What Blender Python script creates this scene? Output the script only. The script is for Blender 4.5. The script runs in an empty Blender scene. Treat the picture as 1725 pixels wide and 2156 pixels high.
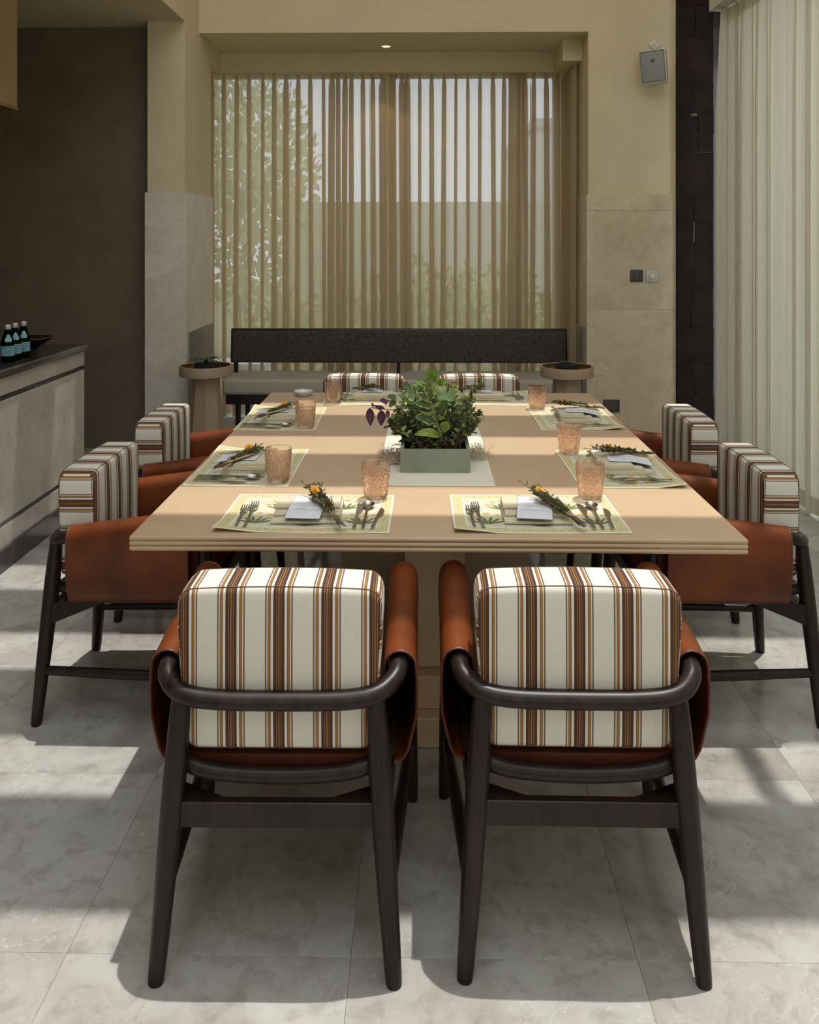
import bpy, bmesh, math, random
from mathutils import Vector, Matrix, noise

random.seed(7)
scene = bpy.context.scene
C = scene.collection
PI = math.pi

# ------------------------------------------------------------------ camera
cam_d = bpy.data.cameras.new('camera')
cam = bpy.data.objects.new('camera', cam_d)
C.objects.link(cam)
cam.location = (0, 0, 1.533)
cam.rotation_euler = (math.radians(90), 0, math.radians(0.944))
cam_d.sensor_fit = 'HORIZONTAL'
cam_d.sensor_width = 36.0
cam_d.lens = 36.0 * 1790 / 1725
cam_d.shift_x = 0.0
cam_d.shift_y = -576 / 1725
cam_d.clip_start = 0.05
scene.camera = cam

# ------------------------------------------------------------------ world, sun, exposure
world = bpy.data.worlds.new('sky')
scene.world = world
world.use_nodes = True
wn = world.node_tree.nodes
wl = world.node_tree.links
wn.clear()
w_out = wn.new('ShaderNodeOutputWorld')
w_bg = wn.new('ShaderNodeBackground')
w_tc = wn.new('ShaderNodeTexCoord')
w_sep = wn.new('ShaderNodeSeparateXYZ')
w_ramp = wn.new('ShaderNodeValToRGB')
w_ramp.color_ramp.elements[0].position = 0.0
w_ramp.color_ramp.elements[0].color = (0.80, 0.83, 0.91, 1)
w_ramp.color_ramp.elements[1].position = 0.8
w_ramp.color_ramp.elements[1].color = (0.83, 0.88, 0.95, 1)
wl.new(w_tc.outputs['Generated'], w_sep.inputs[0])
wl.new(w_sep.outputs['Z'], w_ramp.inputs[0])
wl.new(w_ramp.outputs[0], w_bg.inputs['Color'])
w_bg.inputs['Strength'].default_value = 2.9
wl.new(w_bg.outputs[0], w_out.inputs['Surface'])

sun_d = bpy.data.lights.new('sun', 'SUN')
sun = bpy.data.objects.new('sun', sun_d)
C.objects.link(sun)
sun_d.energy = 3.35
sun_d.color = (1.0, 0.97, 0.92)
sun_d.angle = math.radians(0.53)
sun.rotation_euler = Vector((-0.11, -0.105, -1)).to_track_quat('-Z', 'Y').to_euler()
sun.location = (1, 2, 9)

def portal(name, loc, rot, sx, sy):
    d = bpy.data.lights.new(name, 'AREA')
    d.shape = 'RECTANGLE'
    d.size = sx
    d.size_y = sy
    d.cycles.is_portal = True
    o = bpy.data.objects.new(name, d)
    o.location = loc
    o.rotation_euler = rot
    C.objects.link(o)
portal('skylight_portal', (0.2, 1.5, 5.6), (0, 0, 0), 4.0, 9.0)
portal('back_window_portal', (-0.2, 7.75, 1.55), (-PI / 2, 0, 0), 3.2, 3.0)
portal('fill_window_portal', (0.4, -3.35, 2.2), (PI / 2, 0, 0), 4.4, 1.4)
portal('right_window_portal', (2.85, 2.2, 1.6), (0, PI / 2, 0), 3.1, 7.4)

scene.view_settings.view_transform = 'Standard'
scene.view_settings.look = 'None'
scene.view_settings.gamma = 1
scene.view_settings.use_curve_mapping = False
scene.view_settings.exposure = 0.0
scene.cycles.max_bounces = 10
scene.cycles.diffuse_bounces = 5
scene.cycles.glossy_bounces = 4
scene.cycles.transmission_bounces = 8
scene.cycles.transparent_max_bounces = 24
scene.cycles.sample_clamp_indirect = 6
scene.cycles.use_denoising = True

# ------------------------------------------------------------------ mesh helpers
class MB:
    def __init__(s):
        s.v = []; s.f = []; s.c = []; s.uv = None
    def add(s, vs, fs, M=None, col=None):
        o = len(s.v)
        for i, p in enumerate(vs):
            p = Vector(p)
            if M is not None: p = M @ p
            s.v.append(p)
            s.c.append(col[i] if isinstance(col, list) else (col or (1, 1, 1, 1)))
        for f in fs: s.f.append(tuple(i + o for i in f))
        return s
    def box(s, x0, x1, y0, y1, z0, z1, M=None, bev=0.0, seg=2):
        if bev <= 0:
            vs = [(x, y, z) for x in (x0, x1) for y in (y0, y1) for z in (z0, z1)]
            fs = [(0, 1, 3, 2), (4, 6, 7, 5), (0, 4, 5, 1), (2, 3, 7, 6), (0, 2, 6, 4), (1, 5, 7, 3)]
            return s.add(vs, fs, M)
        bm = bmesh.new()
        bmesh.ops.create_cube(bm, size=1.0)
        for v in bm.verts:
            v.co = Vector(((x0 + x1) / 2 + v.co.x * (x1 - x0), (y0 + y1) / 2 + v.co.y * (y1 - y0), (z0 + z1) / 2 + v.co.z * (z1 - z0)))
        bmesh.ops.bevel(bm, geom=bm.edges[:], offset=bev, segments=seg, profile=0.5, affect='EDGES')
        bm.verts.index_update()
        s.add([v.co.copy() for v in bm.verts], [[v.index for v in f.verts] for f in bm.faces], M)
        bm.free()
        return s
    def tube(s, pts, r, n=8, M=None, caps=True, flat=1.0):
        P = [Vector(p) for p in pts]
        R = r if isinstance(r, (list, tuple)) else [r] * len(P)
        T = []
        for i in range(len(P)):
            a = P[max(i - 1, 0)]; b = P[min(i + 1, len(P) - 1)]
            t = (b - a)
            T.append(t.normalized() if t.length > 1e-9 else Vector((0, 0, 1)))
        up = Vector((0, 0, 1)) if abs(T[0].z) < 0.9 else Vector((0, 1, 0))
        nrm = (up - T[0] * up.dot(T[0])).normalized()
        vs = []
        for i in range(len(P)):
            nrm = (nrm - T[i] * nrm.dot(T[i])).normalized()
            bi = T[i].cross(nrm)
            for k in range(n):
                a = 2 * PI * k / n
                vs.append(P[i] + nrm * (math.cos(a) * R[i] * flat) + bi * (math.sin(a) * R[i]))
        fs = []
        for i in range(len(P) - 1):
            for k in range(n):
                k2 = (k + 1) % n
                fs.append((i * n + k, i * n + k2, (i + 1) * n + k2, (i + 1) * n + k))
        if caps:
            fs.append(tuple(reversed(range(n))))
            fs.append(tuple((len(P) - 1) * n + k for k in range(n)))
        return s.add(vs, fs, M)
    def lathe(s, prof, n=24, M=None, mod=None, caps=True):
        vs = []
        for j, (r, z) in enumerate(prof):
            for k in range(n):
                a = 2 * PI * k / n
                rr = r + (mod(j, k, r, z) if mod else 0)
                vs.append((rr * math.cos(a), rr * math.sin(a), z))
        fs = []
        for j in range(len(prof) - 1):
            for k in range(n):
                k2 = (k + 1) % n
                fs.append((j * n + k, j * n + k2, (j + 1) * n + k2, (j + 1) * n + k))
        if caps and prof[0][0] > 1e-6: fs.append(tuple(reversed(range(n))))
        if caps and prof[-1][0] > 1e-6: fs.append(tuple((len(prof) - 1) * n + k for k in range(n)))
        return s.add(vs, fs, M)
    def grid(s, fn, nu, nv, M=None, colfn=None):
        vs = []; cs = []
        for j in range(nv + 1):
            for i in range(nu + 1):
                vs.append(fn(i / nu, j / nv))
                if colfn: cs.append(colfn(i / nu, j / nv))
        fs = [(j * (nu + 1) + i, j * (nu + 1) + i + 1, (j + 1) * (nu + 1) + i + 1, (j + 1) * (nu + 1) + i) for j in range(nv) for i in range(nu)]
        return s.add(vs, fs, M, cs if colfn else None)
    def strip(s, secs, M=None):
        # secs: (y, xl, xr, z, thickness): a bar lofted along y
        vs = []
        for y, xl, xr, z, t in secs:
            vs += [(xl, y, z), (xr, y, z), (xr, y, z + t), (xl, y, z + t)]
        fs = [(3, 2, 1, 0)]
        for i in range(len(secs) - 1):
            for k in range(4):
                k2 = (k + 1) % 4
                fs.append((i * 4 + k, i * 4 + k2, i * 4 + 4 + k2, i * 4 + 4 + k))
        e = (len(secs) - 1) * 4
        fs.append((e, e + 1, e + 2, e + 3))
        return s.add(vs, fs, M)
    def prism(s, poly, z0, z1, M=None):
        n = len(poly)
        vs = [(x, y, z0) for x, y in poly] + [(x, y, z1) for x, y in poly]
        fs = [tuple(reversed(range(n))), tuple(range(n, 2 * n))]
        fs += [(i, (i + 1) % n, n + (i + 1) % n, n + i) for i in range(n)]
        return s.add(vs, fs, M)
    def build(s, name, m, parent=None, smooth=35, colors=False, fix=True):
        me = bpy.data.meshes.new(name)
        me.from_pydata([tuple(p) for p in s.v], [], s.f)
        if fix:
            bm = bmesh.new(); bm.from_mesh(me)
            bmesh.ops.recalc_face_normals(bm, faces=bm.faces[:])
            bm.to_mesh(me); bm.free()
        if colors:
            at = me.color_attributes.new('tint', 'FLOAT_COLOR', 'POINT')
            flat = [x for c in s.c for x in c]
            at.data.foreach_set('color', flat)
        me.materials.append(m)
        if smooth:
            me.shade_smooth()
            me.set_sharp_from_angle(angle=math.radians(smooth))
        o = bpy.data.objects.new(name, me)
        C.objects.link(o)
        if parent: o.parent = parent
        return o

def T3(x, y, z, rz=0, rx=0, ry=0, sc=1):
    return Matrix.Translation((x, y, z)) @ Matrix.Rotation(rz, 4, 'Z') @ Matrix.Rotation(ry, 4, 'Y') @ Matrix.Rotation(rx, 4, 'X') @ Matrix.Scale(sc, 4)

def tag(o, label, cat, group=None, kind=None):
    o['label'] = label
    if cat: o['category'] = cat
    if group: o['group'] = group
    if kind: o['kind'] = kind
    return o
def thing(name, label, cat, loc=(0, 0, 0), rz=0, group=None):
    o = bpy.data.objects.new(name, None)
    o.empty_display_size = 0.05
    C.objects.link(o)
    o.location = loc
    o.rotation_euler = (0, 0, rz)
    return tag(o, label, cat, group)
def copy_tree(o, parent=None):
    c = o.copy()
    C.objects.link(c)
    if parent: c.parent = parent
    for ch in list(o.children): copy_tree(ch, c)
    return c
class Proto:
    """first use places the built thing itself, later uses copy it with its parts"""
    def __init__(s, root): s.root = root; s.used = False
    def put(s, loc, rz, label, group=None, rx=0, ry=0, sc=None):
        o = copy_tree(s.root) if s.used else s.root
        s.used = True
        o.location = loc
        o.rotation_euler = (rx, ry, rz)
        if sc: o.scale = sc
        o['label'] = label
        if group: o['group'] = group
        return o
def struct(o):
    o['kind'] = 'structure'
    return o

# ------------------------------------------------------------------ material helpers
def newmat(name):
    m = bpy.data.materials.new(name)
    m.use_nodes = True
    nt = m.node_tree
    return m, nt.nodes, nt.links, nt.nodes['Principled BSDF']
def N(n, t, **k):
    x = n.new(t)
    for a, b in k.items(): setattr(x, a, b)
    return x
def coords(n, l, mode='object', scale=(1, 1, 1), rnd=0):
    mp = N(n, 'ShaderNodeMapping')
    mp.inputs['Scale'].default_value = scale
    if mode == 'world':
        src = N(n, 'ShaderNodeNewGeometry').outputs['Position']
    else:
        src = N(n, 'ShaderNodeTexCoord').outputs['Object']
    if rnd:
        oi = N(n, 'ShaderNodeObjectInfo')
        mu = N(n, 'ShaderNodeMath', operation='MULTIPLY'); mu.inputs[1].default_value = rnd
        l.new(oi.outputs['Random'], mu.inputs[0])
        ad = N(n, 'ShaderNodeVectorMath', operation='ADD')
        l.new(src, ad.inputs[0]); l.new(mu.outputs[0], ad.inputs[1])
        src = ad.outputs[0]
    l.new(src, mp.inputs['Vector'])
    return mp.outputs[0]
def noise_tex(n, l, vec, scale, detail=4, rough=0.55, dist=0.0):
    t = N(n, 'ShaderNodeTexNoise')
    t.inputs['Scale'].default_value = scale
    t.inputs['Detail'].default_value = detail
    t.inputs['Roughness'].default_value = rough
    t.inputs['Distortion'].default_value = dist
    l.new(vec, t.inputs['Vector'])
    return t.outputs['Fac']
def ramp(n, l, fac, stops, interp='LINEAR'):
    r = N(n, 'ShaderNodeValToRGB')
    r.color_ramp.interpolation = interp
    els = r.color_ramp.elements
    while len(els) < len(stops): els.new(0.5)
    for e, (p, c) in zip(els, stops):
        e.position = p
        e.color = tuple(c) + (1,) if len(c) == 3 else c
    l.new(fac, r.inputs[0])
    return r.outputs[0]
def mixc(n, l, fac, a, b, mode='MIX'):
    x = N(n, 'ShaderNodeMix', data_type='RGBA', blend_type=mode)
    if isinstance(fac, (int, float)): x.inputs[0].default_value = fac
    else: l.new(fac, x.inputs[0])
    for sock, val in ((x.inputs[6], a), (x.inputs[7], b)):
        if isinstance(val, (tuple, list)): sock.default_value = tuple(val) + ((1,) if len(val) == 3 else ())
        else: l.new(val, sock)
    return x.outputs[2]
def bump(n, l, p, h, strength, dist=0.01):
    b = N(n, 'ShaderNodeBump')
    b.inputs['Strength'].default_value = strength
    b.inputs['Distance'].default_value = dist
    l.new(h, b.inputs['Height'])
    l.new(b.outputs[0], p.inputs['Normal'])

def plain(name, col, rough=0.5, metal=0.0, var=0.12, vs=6, bmp=0.0, bs=60, spec=0.5, mode='object', rnd=0):
    m, n, l, p = newmat(name)
    v = coords(n, l, mode, rnd=rnd)
    f = noise_tex(n, l, v, vs, 5)
    a = tuple(c * (1 - var) for c in col); b = tuple(min(1, c * (1 + var)) for c in col)
    l.new(ramp(n, l, f, [(0.3, a), (0.7, b)]), p.inputs['Base Color'])
    p.inputs['Roughness'].default_value = rough
    p.inputs['Metallic'].default_value = metal
    p.inputs['Specular IOR Level'].default_value = spec
    if bmp: bump(n, l, p, noise_tex(n, l, v, bs, 3), bmp, 0.004)
    return m
def wood(name, a, b, rough=0.4, sc=(14, 14, 1.2), bmp=0.05):
    m, n, l, p = newmat(name)
    v = coords(n, l, 'object', sc, rnd=5)
    f = noise_tex(n, l, v, 3, 6, 0.6, 0.6)
    l.new(ramp(n, l, f, [(0.3, a), (0.7, b)]), p.inputs['Base Color'])
    p.inputs['Roughness'].default_value = rough
    bump(n, l, p, f, bmp, 0.003)
    return m
def marble(name, base, dark, vein, rough=0.25, sc=1.0, rnd=7, veinw=0.012, veina=0.5, spec=0.5, blotch=0.3, bsc=9):
    m, n, l, p = newmat(name)
    v = coords(n, l, 'world', (sc, sc, sc), rnd=rnd)
    f1 = noise_tex(n, l, v, 1.6, 8, 0.62, 1.2)
    c = ramp(n, l, f1, [(0.3, dark), (0.55, base), (0.75, tuple(min(1, x * 1.15) for x in base))])
    f1b = noise_tex(n, l, v, bsc, 8, 0.65, 0.5)
    blot = ramp(n, l, f1b, [(0.36, (0.62, 0.6, 0.58)), (0.5, (1, 1, 1))])
    c = mixc(n, l, blotch, c, blot, 'MULTIPLY')
    out = c
    for scale, w, amt in ((2.1, veinw, veina), (5.5, veinw * 1.3, veina * 0.6)):
        f2 = noise_tex(n, l, v, scale, 5, 0.55, 1.6)
        s1 = N(n, 'ShaderNodeMath', operation='SUBTRACT'); l.new(f2, s1.inputs[0]); s1.inputs[1].default_value = 0.5
        s2 = N(n, 'ShaderNodeMath', operation='ABSOLUTE'); l.new(s1.outputs[0], s2.inputs[0])
        mr = N(n, 'ShaderNodeMapRange'); l.new(s2.outputs[0], mr.inputs[0])
        mr.inputs[1].default_value = 0; mr.inputs[2].default_value = w; mr.inputs[3].default_value = amt; mr.inputs[4].default_value = 0
        f3 = noise_tex(n, l, v, scale * 0.9, 3)
        k = ramp(n, l, f3, [(0.45, (0, 0, 0)), (0.62, (1, 1, 1))])
        mu = N(n, 'ShaderNodeMath', operation='MULTIPLY'); l.new(mr.outputs[0], mu.inputs[0]); l.new(k, mu.inputs[1])
        out = mixc(n, l, mu.outputs[0], out, vein)
    l.new(out, p.inputs['Base Color'])
    p.inputs['Roughness'].default_value = rough
    p.inputs['Specular IOR Level'].default_value = spec
    return m
def tinted(name, rough=0.5, spec=0.4, trans=0.0, bmp=0):
    """base colour from the mesh's own painted print (vertex colours)"""
    m, n, l, p = newmat(name)
    a = N(n, 'ShaderNodeVertexColor', layer_name='tint')
    v = coords(n, l, 'object')
    f = noise_tex(n, l, v, 40, 4)
    c = mixc(n, l, 0.25, a.outputs[0], ramp(n, l, f, [(0.3, (0.55, 0.55, 0.55)), (0.7, (1, 1, 1))]), 'MULTIPLY')
    l.new(c, p.inputs['Base Color'])
    p.inputs['Roughness'].default_value = rough
    p.inputs['Specular IOR Level'].default_value = spec
    if bmp: bump(n, l, p, noise_tex(n, l, v, 500, 2), bmp, 0.001)
    if trans:
        out = n['Material Output']
        tr = N(n, 'ShaderNodeBsdfTranslucent'); l.new(c, tr.inputs['Color'])
        mx = N(n, 'ShaderNodeMixShader'); mx.inputs[0].default_value = trans
        l.new(p.outputs[0], mx.inputs[1]); l.new(tr.outputs[0], mx.inputs[2])
        l.new(mx.outputs[0], out.inputs['Surface'])
    return m
def sheer(name, col, transp, transl, weave=900):
    m, n, l, p = newmat(name)
    out = n['Material Output']
    n.remove(p)
    v = coords(n, l, 'object', (1, 1, 0.02))
    f = noise_tex(n, l, v, 120, 4)
    c = ramp(n, l, f, [(0.3, tuple(x * 0.88 for x in col)), (0.7, col)])
    d = N(n, 'ShaderNodeBsdfDiffuse'); l.new(c, d.inputs['Color'])
    t = N(n, 'ShaderNodeBsdfTranslucent'); l.new(c, t.inputs['Color'])
    m1 = N(n, 'ShaderNodeMixShader'); m1.inputs[0].default_value = transl
    l.new(d.outputs[0], m1.inputs[1]); l.new(t.outputs[0], m1.inputs[2])
    tp = N(n, 'ShaderNodeBsdfTransparent')
    tp.inputs['Color'].default_value = (1, 0.99, 0.97, 1)
    m2 = N(n, 'ShaderNodeMixShader'); m2.inputs[0].default_value = transp
    l.new(m1.outputs[0], m2.inputs[1]); l.new(tp.outputs[0], m2.inputs[2])
    l.new(m2.outputs[0], out.inputs['Surface'])
    return m
def pane_mat(name, tint=(0.93, 0.97, 0.95)):
    m, n, l, p = newmat(name)
    out = n['Material Output']
    n.remove(p)
    g = N(n, 'ShaderNodeBsdfGlossy'); g.inputs['Roughness'].default_value = 0.02
    tp = N(n, 'ShaderNodeBsdfTransparent'); tp.inputs['Color'].default_value = tint + (1,)
    m2 = N(n, 'ShaderNodeMixShader'); m2.inputs[0].default_value = 0.94
    l.new(g.outputs[0], m2.inputs[1]); l.new(tp.outputs[0], m2.inputs[2])
    l.new(m2.outputs[0], out.inputs['Surface'])
    return m
def glass_mat(name, col, tcol, share):
    m, n, l, p = newmat(name)
    out = n['Material Output']
    n.remove(p)
    g = N(n, 'ShaderNodeBsdfGlass'); g.inputs['Roughness'].default_value = 0.0
    g.inputs['IOR'].default_value = 1.42; g.inputs['Color'].default_value = col + (1,)
    tp = N(n, 'ShaderNodeBsdfTransparent'); tp.inputs['Color'].default_value = tcol + (1,)
    m2 = N(n, 'ShaderNodeMixShader'); m2.inputs[0].default_value = share
    l.new(g.outputs[0], m2.inputs[1]); l.new(tp.outputs[0], m2.inputs[2])
    l.new(m2.outputs[0], out.inputs['Surface'])
    return m
def emit(name, col, s):
    m, n, l, p = newmat(name)
    p.inputs['Emission Color'].default_value = col + (1,)
    p.inputs['Emission Strength'].default_value = s
    return m

M = {}
M['plaster'] = plain('plaster_beige', (0.62, 0.525, 0.335), 0.85, var=0.05, vs=3, bmp=0.9, bs=75, spec=0.2, mode='world')
M['marble'] = marble('marble_beige', (0.58, 0.48, 0.325), (0.48, 0.385, 0.255), (0.76, 0.70, 0.58), 0.3, 1.3)
M['marble_grey'] = marble('marble_grey_beige', (0.66, 0.61, 0.50), (0.55, 0.49, 0.40), (0.76, 0.73, 0.66), 0.3, 1.3)
M['panel_grey'] = marble('panel_dark_grey', (0.22, 0.21, 0.18), (0.17, 0.16, 0.14), (0.3, 0.29, 0.27), 0.3, 1.3)
M['floor'] = marble('marble_floor', (0.415, 0.405, 0.37), (0.295, 0.27, 0.235), (0.72, 0.71, 0.68), 0.14, 1.5, rnd=9, veinw=0.007, veina=0.28, blotch=0.5, bsc=10)
M['counter_face'] = marble('marble_counter', (0.50, 0.46, 0.39), (0.42, 0.38, 0.32), (0.62, 0.61, 0.58), 0.25, 1.8)
M['counter_dark'] = marble('marble_dark', (0.055, 0.045, 0.042), (0.035, 0.03, 0.03), (0.45, 0.36, 0.26), 0.15, 2.5, veinw=0.006)
M['wallpaper'] = plain('dark_wallpaper', (0.17, 0.138, 0.092), 0.8, var=0.12, vs=4, bmp=0.2, bs=300, spec=0.2, mode='world')
M['stone'] = plain('dark_stone', (0.018, 0.0105, 0.009), 0.8, var=0.35, vs=7, bmp=0.5, bs=30, spec=0.2, mode='world', rnd=4)
M['mortar'] = plain('tan_mortar', (0.16, 0.12, 0.07), 0.9, var=0.6, vs=9, mode='world')
M['grout'] = plain('grey_grout', (0.34, 0.33, 0.30), 0.9, var=0.1)
M['white_paint'] = plain('white_paint', (0.62, 0.58, 0.47), 0.6, var=0.03)
M['white_beam'] = plain('white_beam_paint', (0.80, 0.78, 0.72), 0.7, var=0.02)
M['sheer'] = sheer('sheer_beige_fabric', (0.68, 0.56, 0.36), 0.21, 0.40)
M['cream'] = sheer('cream_curtain_fabric', (0.75, 0.70, 0.56), 0.04, 0.20)
M['pane'] = pane_mat('window_glass')
M['pane_tinted'] = pane_mat('tinted_window_glass', (0.84, 0.87, 0.90))
M['frame_grey'] = plain('grey_window_frame', (0.16, 0.15, 0.13), 0.5)
M['wenge'] = wood('dark_wenge_wood', (0.008, 0.005, 0.0045), (0.028, 0.016, 0.012), 0.36)
M['wenge'].node_tree.nodes['Principled BSDF'].inputs['Specular IOR Level'].default_value = 0.28
M['leather'] = plain('tan_leather', (0.145, 0.034, 0.007), 0.38, var=0.45, vs=5, bmp=0.08, bs=250, spec=0.3)
M['leather_seat'] = plain('shade_darkened_leather', (0.075, 0.018, 0.007), 0.42, var=0.3, bmp=0.08, bs=250, spec=0.3)  # seat leather with its shade painted in as a darker base colour
M['leather_dark'] = plain('dark_leather_edge', (0.12, 0.03, 0.014), 0.45, var=0.2)
M['veneer'] = wood('beige_oak_veneer', (0.49, 0.345, 0.21), (0.53, 0.375, 0.235), 0.42, (3, 3, 3), 0.02)
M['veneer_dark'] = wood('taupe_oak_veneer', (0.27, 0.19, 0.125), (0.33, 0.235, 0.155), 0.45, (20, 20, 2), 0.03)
M['bench_fabric'] = plain('charcoal_chenille', (0.062, 0.054, 0.046), 0.9, var=0.45, vs=60, bmp=0.5, bs=150, spec=0.2)
M['bench_seat'] = plain('grey_leather_seat', (0.42, 0.38, 0.30), 0.5, var=0.06, bmp=0.03, bs=200)
M['black_wood'] = plain('black_wood', (0.012, 0.009, 0.008), 0.4, var=0.2)
M['steel'] = plain('brushed_steel', (0.50, 0.47, 0.43), 0.24, metal=1.0, var=0.08)
M['glass'] = glass_mat('amber_glass', (1.0, 0.93, 0.885), (0.98, 0.88, 0.82), 0.25)
M['green_glass'] = glass_mat('green_glass', (0.05, 0.32, 0.09), (0.03, 0.22, 0.06), 0.3)
M['mat'] = tinted('printed_linen', 0.85, 0.2, bmp=0.15)
M['paper'] = tinted('printed_paper', 0.7, 0.3)
M['card_back'] = plain('blue_grey_card', (0.16, 0.18, 0.22), 0.6)
M['linen'] = plain('natural_linen', (0.62, 0.55, 0.40), 0.9, var=0.1, vs=120, bmp=0.2, bs=500, spec=0.2)
M['runner'] = plain('cream_runner_linen', (0.72, 0.685, 0.55), 0.9, var=0.04, vs=90, bmp=0.15, bs=600, spec=0.2)
M['concrete'] = plain('green_grey_concrete', (0.25, 0.275, 0.215), 0.75, var=0.12, vs=9, bmp=0.1, bs=80, spec=0.3)
M['soil'] = plain('dark_soil', (0.018, 0.013, 0.009), 0.95, var=0.6, vs=80, bmp=0.8, bs=120)
M['leaf'] = tinted('leaf_green', 0.4, 0.45, trans=0.3)
M['leaf_dull'] = tinted('leaf_dull', 0.6, 0.25, trans=0.35)
M['stem'] = plain('green_stem', (0.20, 0.26, 0.08), 0.5)
M['twig'] = plain('brown_twig', (0.14, 0.09, 0.05), 0.8)
M['moss'] = plain('dry_lichen', (0.60, 0.50, 0.36), 0.9, var=0.25)
M['ceramic'] = plain('white_ceramic', (0.66, 0.65, 0.63), 0.25, var=0.02)
M['gold'] = plain('dull_brass', (0.30, 0.20, 0.07), 0.35, metal=0.9, var=0.25, vs=9)
M['brass_panel'] = plain('brushed_brass_panel', (0.34, 0.24, 0.12), 0.42, metal=0.8, var=0.2, vs=2)
M['bowl_black'] = plain('black_glaze', (0.008, 0.007, 0.007), 0.35, var=0.2)
M['rim_gold'] = plain('gold_rim', (0.40, 0.25, 0.09), 0.35, metal=0.7)
M['cap'] = plain('silver_cap', (0.55, 0.55, 0.52), 0.35, metal=0.6, var=0.05)
M['red'] = plain('red_print', (0.42, 0.04, 0.03), 0.5, var=0.05)
M['label_blue'] = plain('pale_blue_label', (0.16, 0.36, 0.46), 0.55, var=0.12, vs=30)
M['label_pale'] = plain('white_label_edge', (0.55, 0.55, 0.50), 0.6, var=0.05)
M['ink'] = plain('dark_ink', (0.012, 0.016, 0.04), 0.6, var=0.1)
M['speaker_white'] = plain('white_plastic', (0.66, 0.63, 0.54), 0.5, var=0.03)
M['grille'] = plain('grey_speaker_grille', (0.27, 0.27, 0.25), 0.6, metal=0.2, var=0.2, vs=250, bmp=0.3, bs=600)
M['black_plastic'] = plain('black_plastic', (0.015, 0.014, 0.013), 0.5, var=0.1)
M['switch_dark'] = plain('dark_bronze_plate', (0.05, 0.045, 0.038), 0.45, var=0.1)
M['switch_mid'] = plain('dark_bronze_rocker', (0.085, 0.075, 0.062), 0.4, var=0.1)
M['thermo'] = plain('grey_thermostat_plastic', (0.52, 0.50, 0.44), 0.5, var=0.03)
M['lamp'] = emit('warm_lamp', (1.0, 0.62, 0.30), 2.0)
M['garden_wall'] = plain('grey_render', (0.64, 0.66, 0.66), 0.9, var=0.06, mode='world')
M['pale_wall'] = plain('pale_render', (0.70, 0.71, 0.71), 0.9, var=0.05, mode='world')
M['grass'] = plain('garden_lawn', (0.20, 0.22, 0.13), 0.95, var=0.4, vs=8, bmp=0.6, bs=40, mode='world')
M['white_stone'] = plain('pale_paving', (0.7, 0.7, 0.72), 0.7, var=0.05)
M['petal'] = plain('yellow_petal', (0.85, 0.42, 0.02), 0.6, var=0.15, vs=60)
M['petal_core'] = plain('orange_flower_centre', (0.45, 0.14, 0.01), 0.8, var=0.3, vs=100)
M['husk'] = plain('dry_wheat_husk', (0.52, 0.37, 0.20), 0.8, var=0.25, vs=50)
M['twine'] = plain('jute_twine', (0.25, 0.17, 0.10), 0.9, var=0.2)

# striped upholstery: u in stripe periods, folded to the distance from a group's centre
def stripes():
    m, n, l, p = newmat('striped_upholstery')
    uv = N(n, 'ShaderNodeUVMap', uv_map='UVMap')
    sp = N(n, 'ShaderNodeSeparateXYZ'); l.new(uv.outputs[0], sp.inputs[0])
    a = N(n, 'ShaderNodeMath', operation='ADD'); l.new(sp.outputs[0], a.inputs[0]); a.inputs[1].default_value = 100.5
    fr = N(n, 'ShaderNodeMath', operation='FRACT'); l.new(a.outputs[0], fr.inputs[0])
    su = N(n, 'ShaderNodeMath', operation='SUBTRACT'); l.new(fr.outputs[0], su.inputs[0]); su.inputs[1].default_value = 0.5
    ab = N(n, 'ShaderNodeMath', operation='ABSOLUTE'); l.new(su.outputs[0], ab.inputs[0])
    W = (0.70, 0.67, 0.585); B = (0.080, 0.040, 0.030); O = (0.34, 0.17, 0.055); G = (0.16, 0.11, 0.09)
    c = ramp(n, l, ab.outputs[0], [(0, O), (0.009, B), (0.042, O), (0.054, B), (0.116, W), (0.168, B), (0.180, O), (0.236, W), (0.254, G), (0.288, W)], 'CONSTANT')
    v = coords(n, l, 'object')
    f = noise_tex(n, l, v, 350, 3)
    c = mixc(n, l, 0.3, c, ramp(n, l, f, [(0.3, (0.6, 0.6, 0.6)), (0.7, (1, 1, 1))]), 'MULTIPLY')
    l.new(c, p.inputs['Base Color'])
    p.inputs['Roughness'].default_value = 0.9
    p.inputs['Specular IOR Level'].default_value = 0.2
    bump(n, l, p, noise_tex(n, l, v, 700, 2), 0.25, 0.001)
    return m
M['stripes'] = stripes()
PERIOD = 0.1018

# ================================================================== SETTING
ZC = 5.2
def slab(name, boxes, m, parent=None, bev=0):
    b = MB()
    for q in boxes: b.box(*q, bev=bev)
    o = b.build(name, m, parent, smooth=0)
    if not parent: struct(o)
    return o

floor = slab('floor', [(-5.2, 2.9, -3.2, 7.65, -0.2, -0.012)], M['grout'])
TP = 0.61
tile_b = MB().box(-TP / 2 + 0.0003, TP / 2 - 0.0003, -TP / 2 + 0.0003, TP / 2 - 0.0003, -0.012, 0.0, bev=0.0004, seg=1)
tile0 = tile_b.build('tile', M['floor'], floor, smooth=0)
first = True
for i in range(-6, 5):
    for j in range(-8, 10):
        x = -0.155 + TP * (i + 0.5); y = 1.812 + TP * (j + 0.5)
        if x > 2.75 or x < -3.9 or y > 7.3 or y < -2.9: continue
        if first: t = tile0; first = False
        else:
            t = tile0.copy(); C.objects.link(t); t.parent = floor
        t.location = (x, y, 0)

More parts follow.
